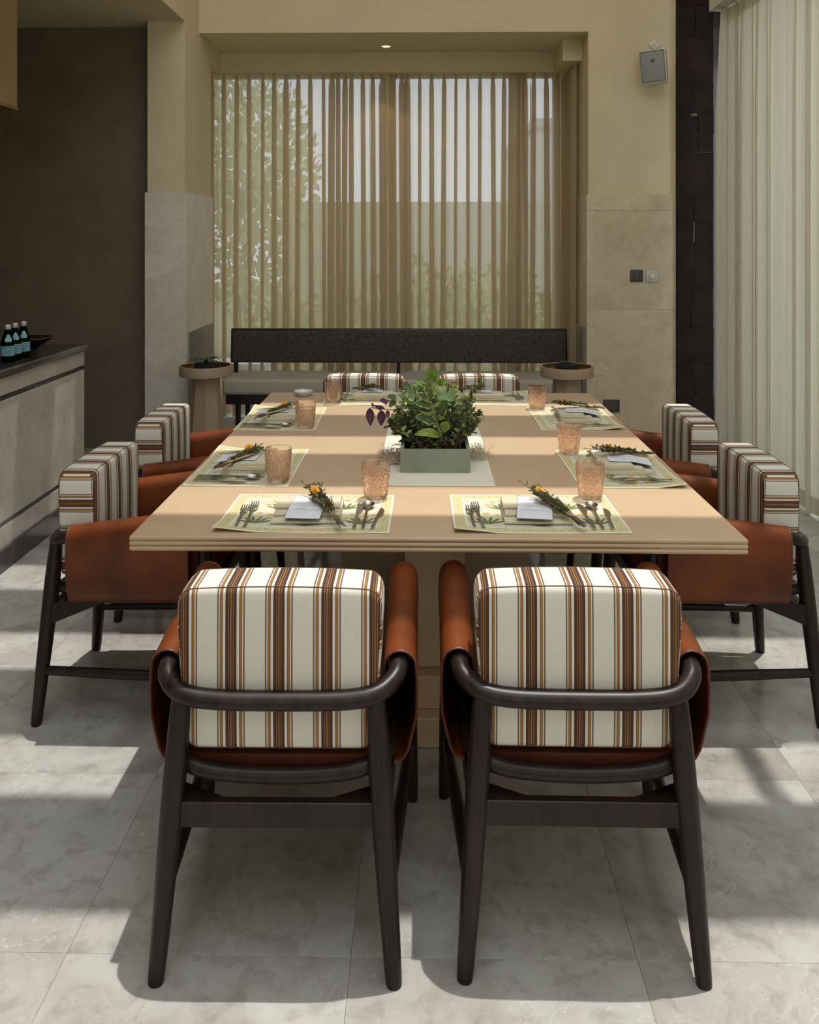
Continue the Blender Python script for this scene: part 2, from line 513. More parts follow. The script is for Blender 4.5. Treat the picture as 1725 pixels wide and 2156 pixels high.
# back wall with the wainscot to the right of the alcove
wall_back = slab('wall_back', [(1.237, 2.9, 6.40, 7.65, 0, 3.085), (-1.9, 2.9, 6.40, 7.65, 3.085, ZC)], M['plaster'])
MZ = 1.861
def slabs(parent, x0, x1, y0, y1, splits, zs, mt, axis='x'):
    for a, b in zip(splits[:-1], splits[1:]):
        for z0, z1 in zip(zs[:-1], zs[1:]):
            q = MB()
            g = 0.0006
            if axis == 'x': q.box(a + g, b - g, y0, y1, z0 + g, z1 - g, bev=0.0008, seg=1)
            else: q.box(x0, x1, a + g, b - g, z0 + g, z1 - g, bev=0.0008, seg=1)
            q.build('marble_slab', mt, parent, smooth=0)
ZS = [0, 0.62, 1.24, 1.71, MZ]
slabs(wall_back, 0, 0, 6.385, 6.41, [1.222, 1.887], [0, 1.0, 1.74, MZ], M['marble'])
slabs(wall_back, 1.222, 1.237, 0, 0, [6.41, 6.75], [0, 1.0, 1.74, MZ], M['marble'], 'y')

# left pier with marble below, plaster above
wall_left = slab('wall_left', [(-1.965, -1.697, 6.02, 6.757, 0, 3.078), (-2.1, -1.95, 6.757, 7.65, 0, 3.085),
                               (-2.1, -1.697, 6.757, 7.09, 2.925, 3.085), (-1.9, -1.697, -3.0, 6.41, 3.078, ZC)], M['plaster'])
slabs(wall_left, 0, 0, 6.003, 6.02, [-1.98, -1.683], [0, MZ], M['marble_grey'])
slabs(wall_left, -1.70, -1.683, 0, 0, [6.02, 6.757], [0, MZ], M['marble_grey'], 'y')
slab('grey_panel_left', [(-1.683, -1.671, 6.05, 6.757, 0, 0.862)], M['panel_grey'])  # low dark grey slab covering an unidentified grey patch on the reveal
slab('grey_panel_right', [(1.206, 1.222, 6.46, 6.75, 0, 0.862)], M['panel_grey'])  # matching dark grey slab over the patch at the right end

slab('wall_dark', [(-5.2, -1.965, 6.18, 6.4, 0, 3.078)], M['wallpaper'])
for zz in (1.02, 1.93):
    pass
slab('wall_far_left', [(-5.3, -5.1, -3.2, 6.4, 0, 3.2)], M['wallpaper'])
slab('wall_front', [(-5.2, -1.8, -3.3, -3.0, 0, ZC), (2.5, 2.9, -3.3, -3.0, 0, ZC), (-1.8, 2.5, -3.3, -3.0, 2.9, ZC), (-1.8, 2.5, -3.3, -3.0, 0, 1.5)], M['plaster'])
fill_win = slab('fill_window', [(x, x + 0.06, -3.2, -3.12, 1.5, 2.9) for x in (-1.8, -0.4, 1.02, 2.44)] + [(-1.8, 2.5, -3.2, -3.12, 2.4, 2.46), (-1.8, 2.5, -3.2, -3.12, 1.5, 1.56)], M['frame_grey'])  # unseen window behind the camera, added and sized for frontal fill light
for a, b in ((-1.74, -0.4), (-0.34, 1.02), (1.08, 2.44)):
    for z0, z1 in ((1.56, 2.4), (2.46, 2.9)):
        MB().box(a, b, -3.165, -3.155, z0, z1).build('pane', M['pane'], fill_win, smooth=0)
slab('trim_1', [(-5.2, -1.9, -3.0, 6.4, 3.078, 3.2)], M['plaster'])
slab('trim_2', [(-1.9, 1.237, 7.09, 7.15, 2.92, 3.085), (1.084, 1.237, 6.65, 7.09, 2.92, 3.085)], M['plaster'])
# ceiling with a louvred skylight: solid margins and parallel beams
ceil = slab('ceiling', [(-1.9, -1.62, -3.2, 7.0, ZC, ZC + 0.25), (2.15, 2.9, -3.2, 7.0, ZC, ZC + 0.25),
                        (-1.62, 2.15, 5.62, 7.65, ZC, ZC + 0.25), (-1.62, 2.15, -3.2, -2.6, ZC, ZC + 0.25)], M['plaster'])
beam_mesh = None
for k in range(0, 5):  # roof left open nearer the camera to bounce more sun off the floor
    # shade strip between lit strips: lit on the table y in [2.408,2.69]+0.68k, seen 4.45 m lower along the sun
    y1 = 2.408 + 0.68 * k + 0.467
    b = MB().box(-1.62, 2.15, y1 - 0.40, y1, ZC + 0.02, ZC + 0.12)
    o = b.build('skylight_beam', M['white_beam'], ceil, smooth=0)
MB().box(1.52, 1.585, -2.6, 5.62, ZC + 0.12, ZC + 0.18).build('skylight_bar', M['plaster'], ceil, smooth=0)

# right wall with its long window
slab('wall_right', [(2.5, 2.75, -3.2, 6.4, 3.15, ZC), (2.5, 2.75, 5.95, 6.4, 0, 3.15), (2.5, 2.75, -3.2, -1.5, 0, 3.15)], M['plaster'])
slab('trim_5', [(2.158, 2.5, 6.368, 6.4, 0, ZC)], M['counter_dark'])
slab('trim_3', [(2.055, 2.5, -3.0, 6.15, 3.165, 3.33)], M['white_paint'])
win2 = slab('window_2', [(2.58, 2.66, a, a + 0.06, 0.0, 3.15) for a in (-1.5, 0.34, 2.19, 4.05, 5.89)] + [(2.58, 2.66, -1.5, 5.95, 0, 0.06), (2.58, 2.66, -1.5, 5.95, 3.09, 3.15)], M['frame_grey'])
for a, b in ((-1.44, 0.34), (0.40, 2.19), (2.25, 4.05), (4.11, 5.89)):
    MB().box(2.615, 2.625, a, b, 0.06, 3.09).build('pane', M['pane'], win2, smooth=0)

# back window behind the sheer curtains
slab('wall_window', [(-2.1, -1.93, 7.45, 7.65, 0, 3.085), (1.2, 1.3, 7.45, 7.65, 0, 3.085), (-1.95, 1.25, 7.45, 7.65, 3.0, 3.085)], M['plaster'])
win1 = slab('window_1', [(-1.93, -1.87, 7.5, 7.56, 0, 3.0), (1.14, 1.2, 7.5, 7.56, 0, 3.0), (-0.345, -0.275, 7.48, 7.57, 0, 3.0),
                         (-1.93, 1.2, 7.5, 7.56, 0, 0.08), (-1.93, 1.2, 7.5, 7.56, 2.95, 3.0)], M['frame_grey'])
for a, b in ((-1.87, -0.345), (-0.275, 1.14)):
    MB().box(a, b, 7.525, 7.535, 0.08, 2.95).build('pane', M['pane_tinted'], win1, smooth=0)

# dark stone pilaster of irregular blocks
pil = slab('trim_4', [(1.888, 2.158, 6.372, 6.41, 0, ZC)], M['mortar'])
def zpx(y): return 1.533 - (y - 502) * 6.36 / 1790
PX0, PX1 = 1.886, 2.16
for u0, u1, ya, yb in [(0, 1, -560, -400), (0, 0.45, -400, -270), (0.45, 1, -400, -250), (0, 1, -268, -140), (0, .5, -140, 14), (.5, 1, -140, 14), (0, .5, 14, 80), (.5, 1, 14, 80), (0, 1, 80, 173), (0, .4, 173, 245), (.4, 1, 173, 240),
                       (0, .57, 245, 321), (.57, 1, 240, 285), (.57, 1, 285, 321), (0, 1, 321, 410), (0, .46, 410, 508), (.46, 1, 410, 467), (0, .5, 508, 607), (.5, 1, 467, 607),
                       (0, .37, 607, 690), (.37, 1, 607, 690), (0, 1, 690, 765), (0, .45, 765, 860), (.45, 1, 765, 838), (.45, 1, 838, 945), (0, .45, 860, 945)]:
    r = random.Random(int(ya * 7 + u0 * 100))
    x0 = PX0 + (PX1 - PX0) * u0 + 0.0012; x1 = PX0 + (PX1 - PX0) * u1 - 0.0012
    z1 = zpx(ya) - 0.0014; z0 = max(zpx(yb) + 0.0014, 0.002)
    j = lambda: r.uniform(-0.0016, 0.0016)
    yf = 6.362 + r.uniform(-0.004, 0.004)
    nx, nz = 4, 5
    q = MB()
    vs = []
    fx = [0, .03, .35, .7, .97, 1]; fz = [0, .025, .3, .55, .8, .975, 1]
    nx, nz = 5, 6
    for iz in range(nz + 1):
        for ix in range(nx + 1):
            e = ix in (0, nx) or iz in (0, nz)
            vs.append((x0 + (x1 - x0) * fx[ix] + (j() if e else 0), yf + (0.003 if e else r.uniform(-0.002, 0.002)), z0 + (z1 - z0) * fz[iz] + (j() if e else 0)))
    fs = [(a * (nx + 1) + b, a * (nx + 1) + b + 1, (a + 1) * (nx + 1) + b + 1, (a + 1) * (nx + 1) + b) for a in range(nz) for b in range(nx)]
    q.add(vs, fs)
    q.box(x0 + .0008, x1 - .0008, yf + 0.0035, 6.38, z0 + .0008, z1 - .0008)
    q.build('stone', M['stone'], pil, smooth=0)
# ================================================================== CURTAINS
def sheer_panel(name, label, pleats, xa, xb, y0, z0, z1, seed):
    r = random.Random(seed)
    zs = [0, .012, .03, .06, .1, .16, .25, .36, .48, .6, .72, .84, .93, 1.0]
    P = []
    for c, w in pleats:
        P.append((c, w, w * r.uniform(0.6, 1.35), r.uniform(-0.018, 0.018)))
    rows = []
    for t in zs:
        z = z1 + (z0 - z1) * t
        row = [(xa, y0)]
        for i, (c, w, wb, sh) in enumerate(P):
            k = min(1, t / 0.05)
            k = k * k * (3 - 2 * k)
            ww = (0.008 + (w - 0.008) * k) * (1 - t) + wb * t if t > 0.0 else 0.008
            if w > 0.06: ww = w * (1 - t) + wb * t
            cc = c + sh * t
            h = ww / 2
            d = 0.008 + 0.5 * h
            row += [(cc - h - 0.012, y0), (cc, y0 - d * .15), (cc + h, y0 - d * .3), (cc + h + .0015, y0 - d * .45), (cc, y0 - d * .55), (cc - h, y0 - d * .62),
                    (cc - h - .0015, y0 - d * .75), (cc, y0 - d * .9), (cc + h, y0 - d), (cc + h + 0.012, y0 - d * .55)]
            nx = P[i + 1][0] + P[i + 1][3] * t if i + 1 < len(P) else xb
            mid = (cc + h + nx) / 2
            row += [(mid - 0.01, y0 + 0.014), (mid + 0.008, y0 + 0.012)]
        row.append((xb, y0))
        rows.append([(x, y, z) for x, y in row])
    n = len(rows[0])
    b = MB()
    b.add([p for rr in rows for p in rr], [(j * n + i, j * n + i + 1, (j + 1) * n + i + 1, (j + 1) * n + i) for j in range(len(rows) - 1) for i in range(n - 1)])
    o = b.build(name, M['sheer'], None, smooth=50, fix=False)
    return tag(o, label, 'curtain')
def xw(px, y=7.24): return ((px - 862.5) / 1790 - 0.01648) * y
LP = [(470, 9), (498, 9), (523, 9), (553, 7), (577, 9), (602, 11), (628, 9), (653, 9), (681, 7), (700, 11), (713, 7), (728, 9), (741, 7), (764, 9), (785, 9), (806, 11)]
RP = [(846, 9), (858, 11), (884, 7), (909, 9), (936, 9), (961, 6), (986, 7), (1012, 8), (1039, 10), (1063, 9), (1084, 17), (1098, 9), (1108, 9), (1126, 9), (1152, 10), (1175, 9)]
cv = lambda L: [(xw(p), w * 7.24 / 1790) for p, w in L]
sheer_panel('sheer_curtain', 'left pleated beige sheer curtain over the back window, tree foliage showing through', cv([(444, 12)] + LP), xw(428), xw(832), 7.25, 0.012, 2.99, 3)
sheer_panel('sheer_curtain', 'right pleated beige sheer curtain over the back window, below the ceiling downlight', cv([(822, 22)] + RP), xw(813), xw(1206), 7.31, 0.012, 2.99, 5)
# gathered end of the curtain along the right reveal
def bundle():
    b = MB()
    nu, nv = 90, 10
    def fn(u, v):
        y = 6.72 + u * 0.55
        x = 1.192 - 0.012 * v * (1 - u) + (0.014 + 0.006 * v) * math.sin(u * 2 * PI * 9) + 0.004 * math.sin(u * 31)
        return (x, y + 0.012 * math.sin(u * 4 * PI * 9), 2.91 * (1 - v) + 0.012 * v)
    b.grid(fn, nu, nv)
    o = b.build('sheer_curtain', M['sheer'], None, smooth=60, fix=False)
    tag(o, 'narrow gathered curtain bundle hanging against the right alcove reveal', 'curtain')
bundle()

def right_curtain():
    r = random.Random(11)
    pts = [(2.066, 6.06)]
    for k in range(6): pts.append((2.07 + 0.013 * k, 6.05 - 0.004 * k))
    y = 6.03
    while y > -1.6:
        p = r.uniform(0.15, 0.42)
        A = r.uniform(0.016, 0.034)
        B = r.uniform(0.1, 0.45)
        for k in range(16):
            ph = 2 * PI * k / 16
            pts.append((2.155 + A * -math.cos(ph) + 0.008 * math.sin(ph * 3 + y), y - p * (k / 16) + B * p * 0.5 * math.sin(2 * ph)))
        y -= p
    n = len(pts)
    zs = [3.16, 3.10, 3.05, 2.9, 2.4, 1.8, 1.2, 0.6, 0.2, 0.10, 0.012]
    def sheet(zs, off):
        b = MB(); vs = []
        for z in zs:
            t = (3.16 - z) / 3.16
            k = 0.55 + 0.45 * min(1, t / 0.25)
            for i, (x, yy) in enumerate(pts):
                w = noise.noise(Vector((yy * 3, t * 1.5, 1)))
                vs.append((2.155 + (x - 2.155) * k + 0.012 * w * t + off, yy + 0.03 * w * t, z))
        b.add(vs, [(j * n + i, j * n + i + 1, (j + 1) * n + i + 1, (j + 1) * n + i) for j in range(len(zs) - 1) for i in range(n - 1)])
        return b
    o = sheet(zs, 0).build('cream_curtain', M['cream'], None, smooth=60, fix=False)
    tag(o, 'long cream curtain hanging to the floor along the right window wall', 'curtain')
    sheet([0.108, 0.012], 0.003).build('hem', M['cream'], o, smooth=60, fix=False)
    sheet([3.155, 3.05], 0.003).build('heading_tape', M['cream'], o, smooth=60, fix=False)
right_curtain()

# ================================================================== GARDEN OUTSIDE
struct(MB().box(-9, 9, 7.7, 30, -0.3, -0.02).build('garden_ground', M['grass'], None, smooth=0))
gw = MB().box(-1.9, 2.3, 12.0, 12.2, -0.1, 2.05)
struct(gw.build('wall_garden', M['garden_wall'], None, smooth=0))
bd = thing('building', 'pale grey building beyond the garden wall seen through the right sheer curtain', 'building', (0, 0, 0))
MB().box(1.84, 7.0, 14.0, 19, -0.1, 3.35).build('wall', M['pale_wall'], bd, smooth=0)
MB().box(1.78, 7.05, 13.94, 19.05, 3.35, 3.5).build('parapet', M['garden_wall'], bd, smooth=0)

GREENS = [(0.30, 0.42, 0.13), (0.40, 0.50, 0.17), (0.50, 0.58, 0.24), (0.20, 0.30, 0.10), (0.60, 0.62, 0.28)]
def leaf_quad(b, p, d, up, L, W, col):
    d = d.normalized()
    s = d.cross(up)
    s = s.normalized() if s.length > 1e-6 else Vector((1, 0, 0))
    nn = s.cross(d).normalized()
    vs = [p, p + d * L * .25 + s * W * .42 + nn * W * .10, p + d * L * .62 + s * W * .44 + nn * W * .08, p + d * L - nn * W * .1,
          p + d * L * .62 - s * W * .44 + nn * W * .08, p + d * L * .25 - s * W * .42 + nn * W * .10]
    b.add(vs, [(0, 1, 2, 3), (0, 3, 4, 5)], None, col + (1,))
def rv(r): return Vector((r.gauss(0, 1), r.gauss(0, 1), r.gauss(0, 1))).normalized()
def shrub(name, label, cat, loc, rad, h, nl, L, pal, seed, group=None, trunk=0.0, cz=0.5):
    r = random.Random(seed)
    t = thing(name, label, cat, loc, 0, group)
    st = MB(); fo = MB()
    for k in range(9):
        a = r.uniform(0, 2 * PI); rr = rad * r.uniform(.2, .8)
        tip = Vector((math.cos(a) * rr, math.sin(a) * rr, h * r.uniform(.55, .95)))
        st.tube([(0.03 * math.cos(a), 0.03 * math.sin(a), -0.02), Vector((tip.x * .35, tip.y * .35, max(trunk, tip.z * .5))), tip], [0.02, 0.014, 0.004], 5)
    for k in range(nl):
        q = rv(r) * (r.random() ** 0.4)
        p = Vector((q.x * rad, q.y * rad, trunk + (h - trunk) * (0.5 + 0.5 * q.z)))
        d = (q * 0.6 + rv(r) * 0.8 + Vector((0, 0, 0.35))).normalized()
        leaf_quad(fo, p, d, rv(r), L * r.uniform(.6, 1.3), L * .45, r.choice(pal))
    st.build('branches', M['twig'], t)['kind'] = 'stuff'
    fo.build('foliage', M['leaf_dull'], t, smooth=0, colors=True, fix=False)['kind'] = 'stuff'
    return t
SHRUB = [(0.66, 0.66, 0.20), (0.80, 0.78, 0.34), (0.42, 0.48, 0.14), (0.07, 0.11, 0.03), (0.10, 0.16, 0.05)]  # pale tones paint sunlit leaves, the darkest ones the shaded gaps
yellowish = [(0.40, 0.42, 0.12), (0.52, 0.50, 0.16), (0.24, 0.30, 0.09), (0.30, 0.38, 0.14)]
hed = [(-1.45, 9.0, .40, 1.0), (-0.95, 9.95, .42, 1.2), (-0.46, 9.0, .40, 1.14), (0.04, 9.95, .42, 1.34), (0.53, 9.0, .40, 1.22), (1.03, 9.95, .42, 1.3), (1.53, 9.0, .40, 1.08)]
hn = ['leftmost, beside the pale tree', 'second from the left', 'third from the left', 'fourth from the left', 'third from the right', 'second from the right', 'rightmost']
for k, (x, y, rd, h) in enumerate(hed):
    shrub('garden_shrub', 'leafy yellow-green shrub behind the sheer curtains, ' + hn[k] + ' of the seven', 'shrub', (x, y, -0.02), rd, h, 640, 0.12, SHRUB, 40 + k, 'shrubs outside the back window')
pal_tree = [(0.55, 0.64, 0.42), (0.64, 0.70, 0.50), (0.45, 0.54, 0.34), (0.70, 0.74, 0.56)]
shrub('garden_tree', 'tall pale-leaved tree outside behind the left sheer curtain', 'tree', (-2.32, 11.0, -0.02), 0.95, 3.9, 2600, 0.17, pal_tree, 77, trunk=0.5)
pp = tag(MB().box(-2.3, -1.5, 8.0, 8.4, -0.02, 0.35, bev=0.01).build('planter_block', M['white_stone'], None, smooth=0), 'pale stone block low outside the left end of the window', 'block')

# ================================================================== DINING TABLE
table = thing('dining_table', 'large rectangular beige oak dining table with a layered edge on a central pedestal', 'table', (0.035, 3.27, 0))
TW, TL = 0.811, 1.047
MB().box(-TW, TW, -TL, TL, 0.737, 0.75, bev=0.0055, seg=3).build('tabletop', M['veneer'], table)
MB().box(-TW, TW, -TL, TL, 0.7235, 0.7375, bev=0.0062, seg=3).build('edge_layer', M['veneer'], table)
MB().box(-TW, TW, -TL, TL, 0.71, 0.724, bev=0.0062, seg=3).build('edge_layer', M['veneer'], table)
MB().box(-0.0935, 0.0935, -0.61, 0.61, 0.19, 0.665, bev=0.003, seg=1).build('pedestal', M['veneer'], table)
q = MB()
for (w0, w1) in ((0.36, 0.30),):
    q.add([(-w1, -0.27, 0.19), (w1, -0.27, 0.19), (w1, 0.27, 0.19), (-w1, 0.27, 0.19), (-w0, -0.27, 0.665), (w0, -0.27, 0.665), (w0, 0.27, 0.665), (-w0, 0.27, 0.665)],
          [(3, 2, 1, 0), (4, 5, 6, 7), (0, 1, 5, 4), (1, 2, 6, 5), (2, 3, 7, 6), (3, 0, 4, 7)])
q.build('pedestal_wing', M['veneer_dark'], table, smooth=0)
MB().box(-0.13, 0.13, -0.70, 0.70, 0.665, 0.71, bev=0.003, seg=1).build('top_support', M['veneer'], table)
MB().box(-0.30, 0.30, -0.665, 0.665, 0.09, 0.19, bev=0.004, seg=1).build('plinth', M['veneer'], table)
MB().box(-0.36, 0.36, -0.715, 0.715, 0.0, 0.09, bev=0.004, seg=1).build('plinth_base', M['veneer'], table)

# ================================================================== CHAIRS
def smooth_path(P, sub=4):
    P = [Vector(p) for p in P]
    out = []
    for i in range(len(P) - 1):
        p0 = P[max(i - 1, 0)]; p1 = P[i]; p2 = P[i + 1]; p3 = P[min(i + 2, len(P) - 1)]
        for k in range(sub):
            t = k / sub
            out.append(0.5 * ((2 * p1) + (p2 - p0) * t + (2 * p0 - 5 * p1 + 4 * p2 - p3) * t * t + (3 * p1 - p0 - 3 * p2 + p3) * t ** 3))
    out.append(P[-1])
    return out
def arm_z(y): return 0.600 + (y - 0.12) * 0.128
def make_cushion(parent):
    bm = bmesh.new()
    bmesh.ops.create_cube(bm, size=1.0)
    x, y0, y1, z0, z1 = 0.2195, 0.056, 0.172, 0.447, 0.787
    for v in bm.verts:
        v.co = Vector((v.co.x * 2 * x, (y0 + y1) / 2 + v.co.y * (y1 - y0), (z0 + z1) / 2 + v.co.z * (z1 - z0)))
    vert = [e for e in bm.edges if abs(e.verts[0].co.x - e.verts[1].co.x) < 1e-6 and abs(e.verts[0].co.z - e.verts[1].co.z) < 1e-6]
    bmesh.ops.bevel(bm, geom=vert, offset=0.035, segments=5, profile=0.5, affect='EDGES')
    rim = [e for e in bm.edges if e.is_boundary is False and len(e.link_faces) == 2 and abs(abs(e.link_faces[0].normal.y) - abs(e.link_faces[1].normal.y)) > 0.9]
    bmesh.ops.bevel(bm, geom=rim, offset=0.015, segments=4, profile=0.5, affect='EDGES')
    for ax in (0, 2):
        cuts = [(-.14, -.07, 0, .07, .14)] if ax == 0 else [(.52, .585, .65, .715)]
        for cpos in cuts[0]:
            co = Vector((0, 0, 0)); co[ax] = cpos
            no = Vector((0, 0, 0)); no[ax] = 1
            bmesh.ops.bisect_plane(bm, geom=bm.verts[:] + bm.edges[:] + bm.faces[:], plane_co=co, plane_no=no)
    for v in bm.verts:
        kx = max(0, 1 - (v.co.x / x) ** 2); kz = max(0, 1 - ((v.co.z - (z0 + z1) / 2) / ((z1 - z0) / 2)) ** 2)
        ym = (y0 + y1) / 2
        v.co.y += (1 if v.co.y > ym else -1) * .006 * kx ** .6 * kz ** .6 * min(1, abs(v.co.y - ym) / .04)
        if v.co.z > z1 - .03: v.co.z += .007 * kx
    bmesh.ops.triangulate(bm, faces=[f for f in bm.faces if len(f.verts) > 4])
    for v in bm.verts:
        k = 0.925 + 0.075 * min(1, (v.co.z - z0) / 0.25)
        v.co.x *= k
    # subdivide for soft bulge
    bm.normal_update()
    uvl = bm.loops.layers.uv.new('UVMap')
    for f in bm.faces:
        nrm = f.normal
        side = abs(nrm.x) > 0.72
        for lp in f.loops:
            co = lp.vert.co
            u = (co.z - 0.69) / PERIOD if side else co.x / PERIOD
            lp[uvl].uv = (u, co.y)
    me = bpy.data.meshes.new('back_cushion')
    bm.to_mesh(me); bm.free()
    me.materials.append(M['stripes'])
    me.shade_smooth(); me.set_sharp_from_angle(angle=math.radians(40))
    o = bpy.data.objects.new('back_cushion', me)
    C.objects.link(o); o.parent = parent
    # seams round the back and the front face
    for yy in (0.062, 0.166):
        pts = []
        R = 0.035
        raw = []
        for cx, cz, a0 in ((x - R, z1 - R, 0), (-x + R, z1 - R, 90), (-x + R, z0 + R, 180), (x - R, z0 + R, 270)):
            for k in range(6):
                a = math.radians(a0 + 18 * k)
                raw.append((cx + (R - 0.0022) * math.cos(a), cz + (R - 0.0022) * math.sin(a)))
            if a0 in (0, 180):
                for f in (.15, .3, .45, .55, .7, .85):
                    raw.append(((x - R) * (1 - 2 * f) * (1 if a0 == 0 else -1), raw[-1][1]))
        if True:
            for px, pz in raw:
                kx = max(0, 1 - (px / x) ** 2); kz = max(0, 1 - ((pz - (z0 + z1) / 2) / ((z1 - z0) / 2)) ** 2)
                yb_ = yy + (1 if yy > .11 else -1) * (.006 * kx ** .6 * kz ** .6 - .0006)
                pts.append((px * (0.925 + 0.075 * min(1, (pz - z0) / 0.25)), yb_, pz + (.007 * max(0, 1 - (px / x) ** 2) if pz > z1 - .03 else 0)))
        pts.append(pts[0])
        MB().tube(pts, 0.0012, 5, caps=False).build('seam', M['seam'], o)
    return o
M['seam'] = plain('brown_seam_thread', (0.12, 0.08, 0.06), 0.9)
def make_chair():
    t = thing('armchair', 'x', 'chair')
    half = [(0, .036, .563), (.13, .036, .565), (.20, .044, .572), (.238, .074, .585), (.253, .12, .600), (.255, .3, .623), (.255, .45, .642), (.253, .528, .652)]
    path = [(-x, y, z) for x, y, z in reversed(half[1:])] + half
    sp = smooth_path(path, 4)
    rr = [0.0205 - 0.004 * max(0, (p.y - 0.35) / 0.2) for p in sp]
    MB().tube(sp, rr, 14, flat=0.95).build('arm_rail', M['wenge'], t, smooth=60)
    for s in (-1, 1):
        P = [(s * .246, 0, 0), (s * .244, .003, .02), (s * .232, .016, .18), (s * .219, .032, .36), (s * .21, .043, .50), (s * .206, .05, .575)]
        MB().tube(smooth_path(P, 2), [.0155, .016, .0175, .0195, .0215, .0232, .0245, .0245, .023, .021, .0195], 12).build('leg', M['wenge'], t, smooth=60)
        P = [(s * .279, .578, 0), (s * .277, .573, .05), (s * .270, .558, .25), (s * .262, .543, .45), (s * .254, .530, .648)]
        MB().tube(smooth_path(P, 2), [.0145, .0155, .017, .0195, .022, .0235, .023, .021, .0185], 12).build('leg', M['wenge'], t, smooth=60)
        MB().tube([(s * .233, .016, .166), (s * .250, .28, .164), (s * .272, .560, .166)], [.013, .016, .013], 8, flat=1.1).build('stretcher', M['wenge'], t, smooth=60)
        q = MB()
        vs = []
        for (xx, yy, za, zb) in ((s * .224, .03, .308, .375), (s * .240, .22, .390, .412), (s * .262, .545, .408, .43)):
            vs += [(xx - .011, yy, za), (xx + .011, yy, za), (xx + .011, yy, zb), (xx - .011, yy, zb)]
        fs = [(3, 2, 1, 0), (8, 9, 10, 11)]
        for i in (0, 4):
            for k in range(4): fs.append((i + k, i + (k + 1) % 4, i + 4 + (k + 1) % 4, i + 4 + k))
        q.add(vs, fs)
        q.build('side_apron', M['wenge'], t, smooth=0)
        MB().prism([(s * .218, .04), (s * .11, .04), (s * .218, .095)], .342, .357).build('corner_block', M['wenge'], t, smooth=0)
        # leather sling over the arm, round the seat tube
        prof = []
        for k in range(9):
            a = math.radians(180 - 22.5 * k)
            prof.append((.2555 + .034 * math.cos(a), .034 * math.sin(a) - .003, 1))
        for xo, zo in ((.292, -.05), (.290, -.11)): prof.append((xo, zo, 1))
        prof += [(.2805, .450, 0), (.272, .415, 0), (.262, .397, 0), (.243, .388, 0), (.226, .392, 0), (.216, .405, 0), (.2125, .43, 0), (.2125, .47, 0), (.215, .54, 0)]
        ya, yb, ny = .115, .492, 8
        def ring(off, y):
            out = []
            for x, z, rel in prof:
                zz = arm_z(y) + z if rel else z + (0 if z < .5 else (y - .3) * .02)
                out.append((x, y, zz))
            n = len(out)
            res = []
            for i in range(n):
                a = Vector(out[i - 1]); b = Vector(out[(i + 1) % n])
                d = (b - a).normalized()
                nn = Vector((-d.z, 0, d.x))
                p = Vector(out[i]) + nn * off
                res.append((s * p.x, p.y, p.z))
            return res
        n = len(prof)
        q = MB(); vs = []
        for j in range(ny + 1):
            y = ya + (yb - ya) * j / ny
            vs += ring(0.0022, y) + ring(-0.0022, y)
        fs = []
        for j in range(ny):
            for i in range(n):
                i2 = (i + 1) % n
                a = j * 2 * n; b = (j + 1) * 2 * n
                fs.append((a + i, a + i2, b + i2, b + i))
                fs.append((a + n + i, b + n + i, b + n + i2, a + n + i2))
        for a in (0, ny * 2 * n):
            for i in range(n):
                i2 = (i + 1) % n
                fs.append((a + i, a + n + i, a + n + i2, a + i2))
        q.add(vs, fs)
        sl = q.build('leather_arm_sling', M['leather'], t, smooth=50)
        for y in (ya, yb):
            rg = ring(0.001, y)
            MB().tube(rg + [rg[0]], 0.0034, 6, caps=False).build('piping', M['leather_dark'], sl, smooth=60)
    MB().box(-.222, .222, .021, .043, .305, .358, bev=.002, seg=1).build('back_apron', M['wenge'], t, smooth=0)
    MB().box(-.256, .256, .535, .557, .37, .415, bev=.002, seg=1).build('front_apron', M['wenge'], t, smooth=0)
    half = [(0, .05, .398), (.12, .05, .404), (.185, .055, .416), (.222, .085, .424), (.234, .14, .425), (.238, .3, .427), (.238, .50, .433)]
    path = [(-x, y, z) for x, y, z in reversed(half[1:])] + half
    MB().tube(smooth_path(path, 3), .0175, 10).build('seat_rail', M['wenge'], t, smooth=60)
    q = MB()
    def fn(u, v, dz=0):
        x = -.208 + .416 * u; y = .068 + .47 * v
        return (x, y, .444 + .010 * v - .012 * math.sin(PI * u) * math.sin(PI * v) + dz - .012 * (abs(2 * v - 1) ** 8))
    nu, nv = 12, 10
    vs = [fn(i / nu, j / nv) for j in range(nv + 1) for i in range(nu + 1)] + [fn(i / nu, j / nv, -.026) for j in range(nv + 1) for i in range(nu + 1)]
    K = (nu + 1) * (nv + 1)
    fs = []
    for j in range(nv):
        for i in range(nu):
            a = j * (nu + 1) + i
            fs.append((a, a + 1, a + nu + 2, a + nu + 1)); fs.append((K + a, K + a + nu + 1, K + a + nu + 2, K + a + 1))
    for i in range(nu):
        fs.append((i, K + i, K + i + 1, i + 1)); a = nv * (nu + 1) + i; fs.append((a, a + 1, K + a + 1, K + a))
    for j in range(nv):
        a = j * (nu + 1); fs.append((a, a + nu + 1, K + a + nu + 1, K + a)); a += nu; fs.append((a, K + a, K + a + nu + 1, a + nu + 1))
    q.add(vs, fs)
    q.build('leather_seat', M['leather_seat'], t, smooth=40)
    make_cushion(t)
    return t
chair = Proto(make_chair())
G = 'striped armchairs round the dining table'
R90 = PI / 2
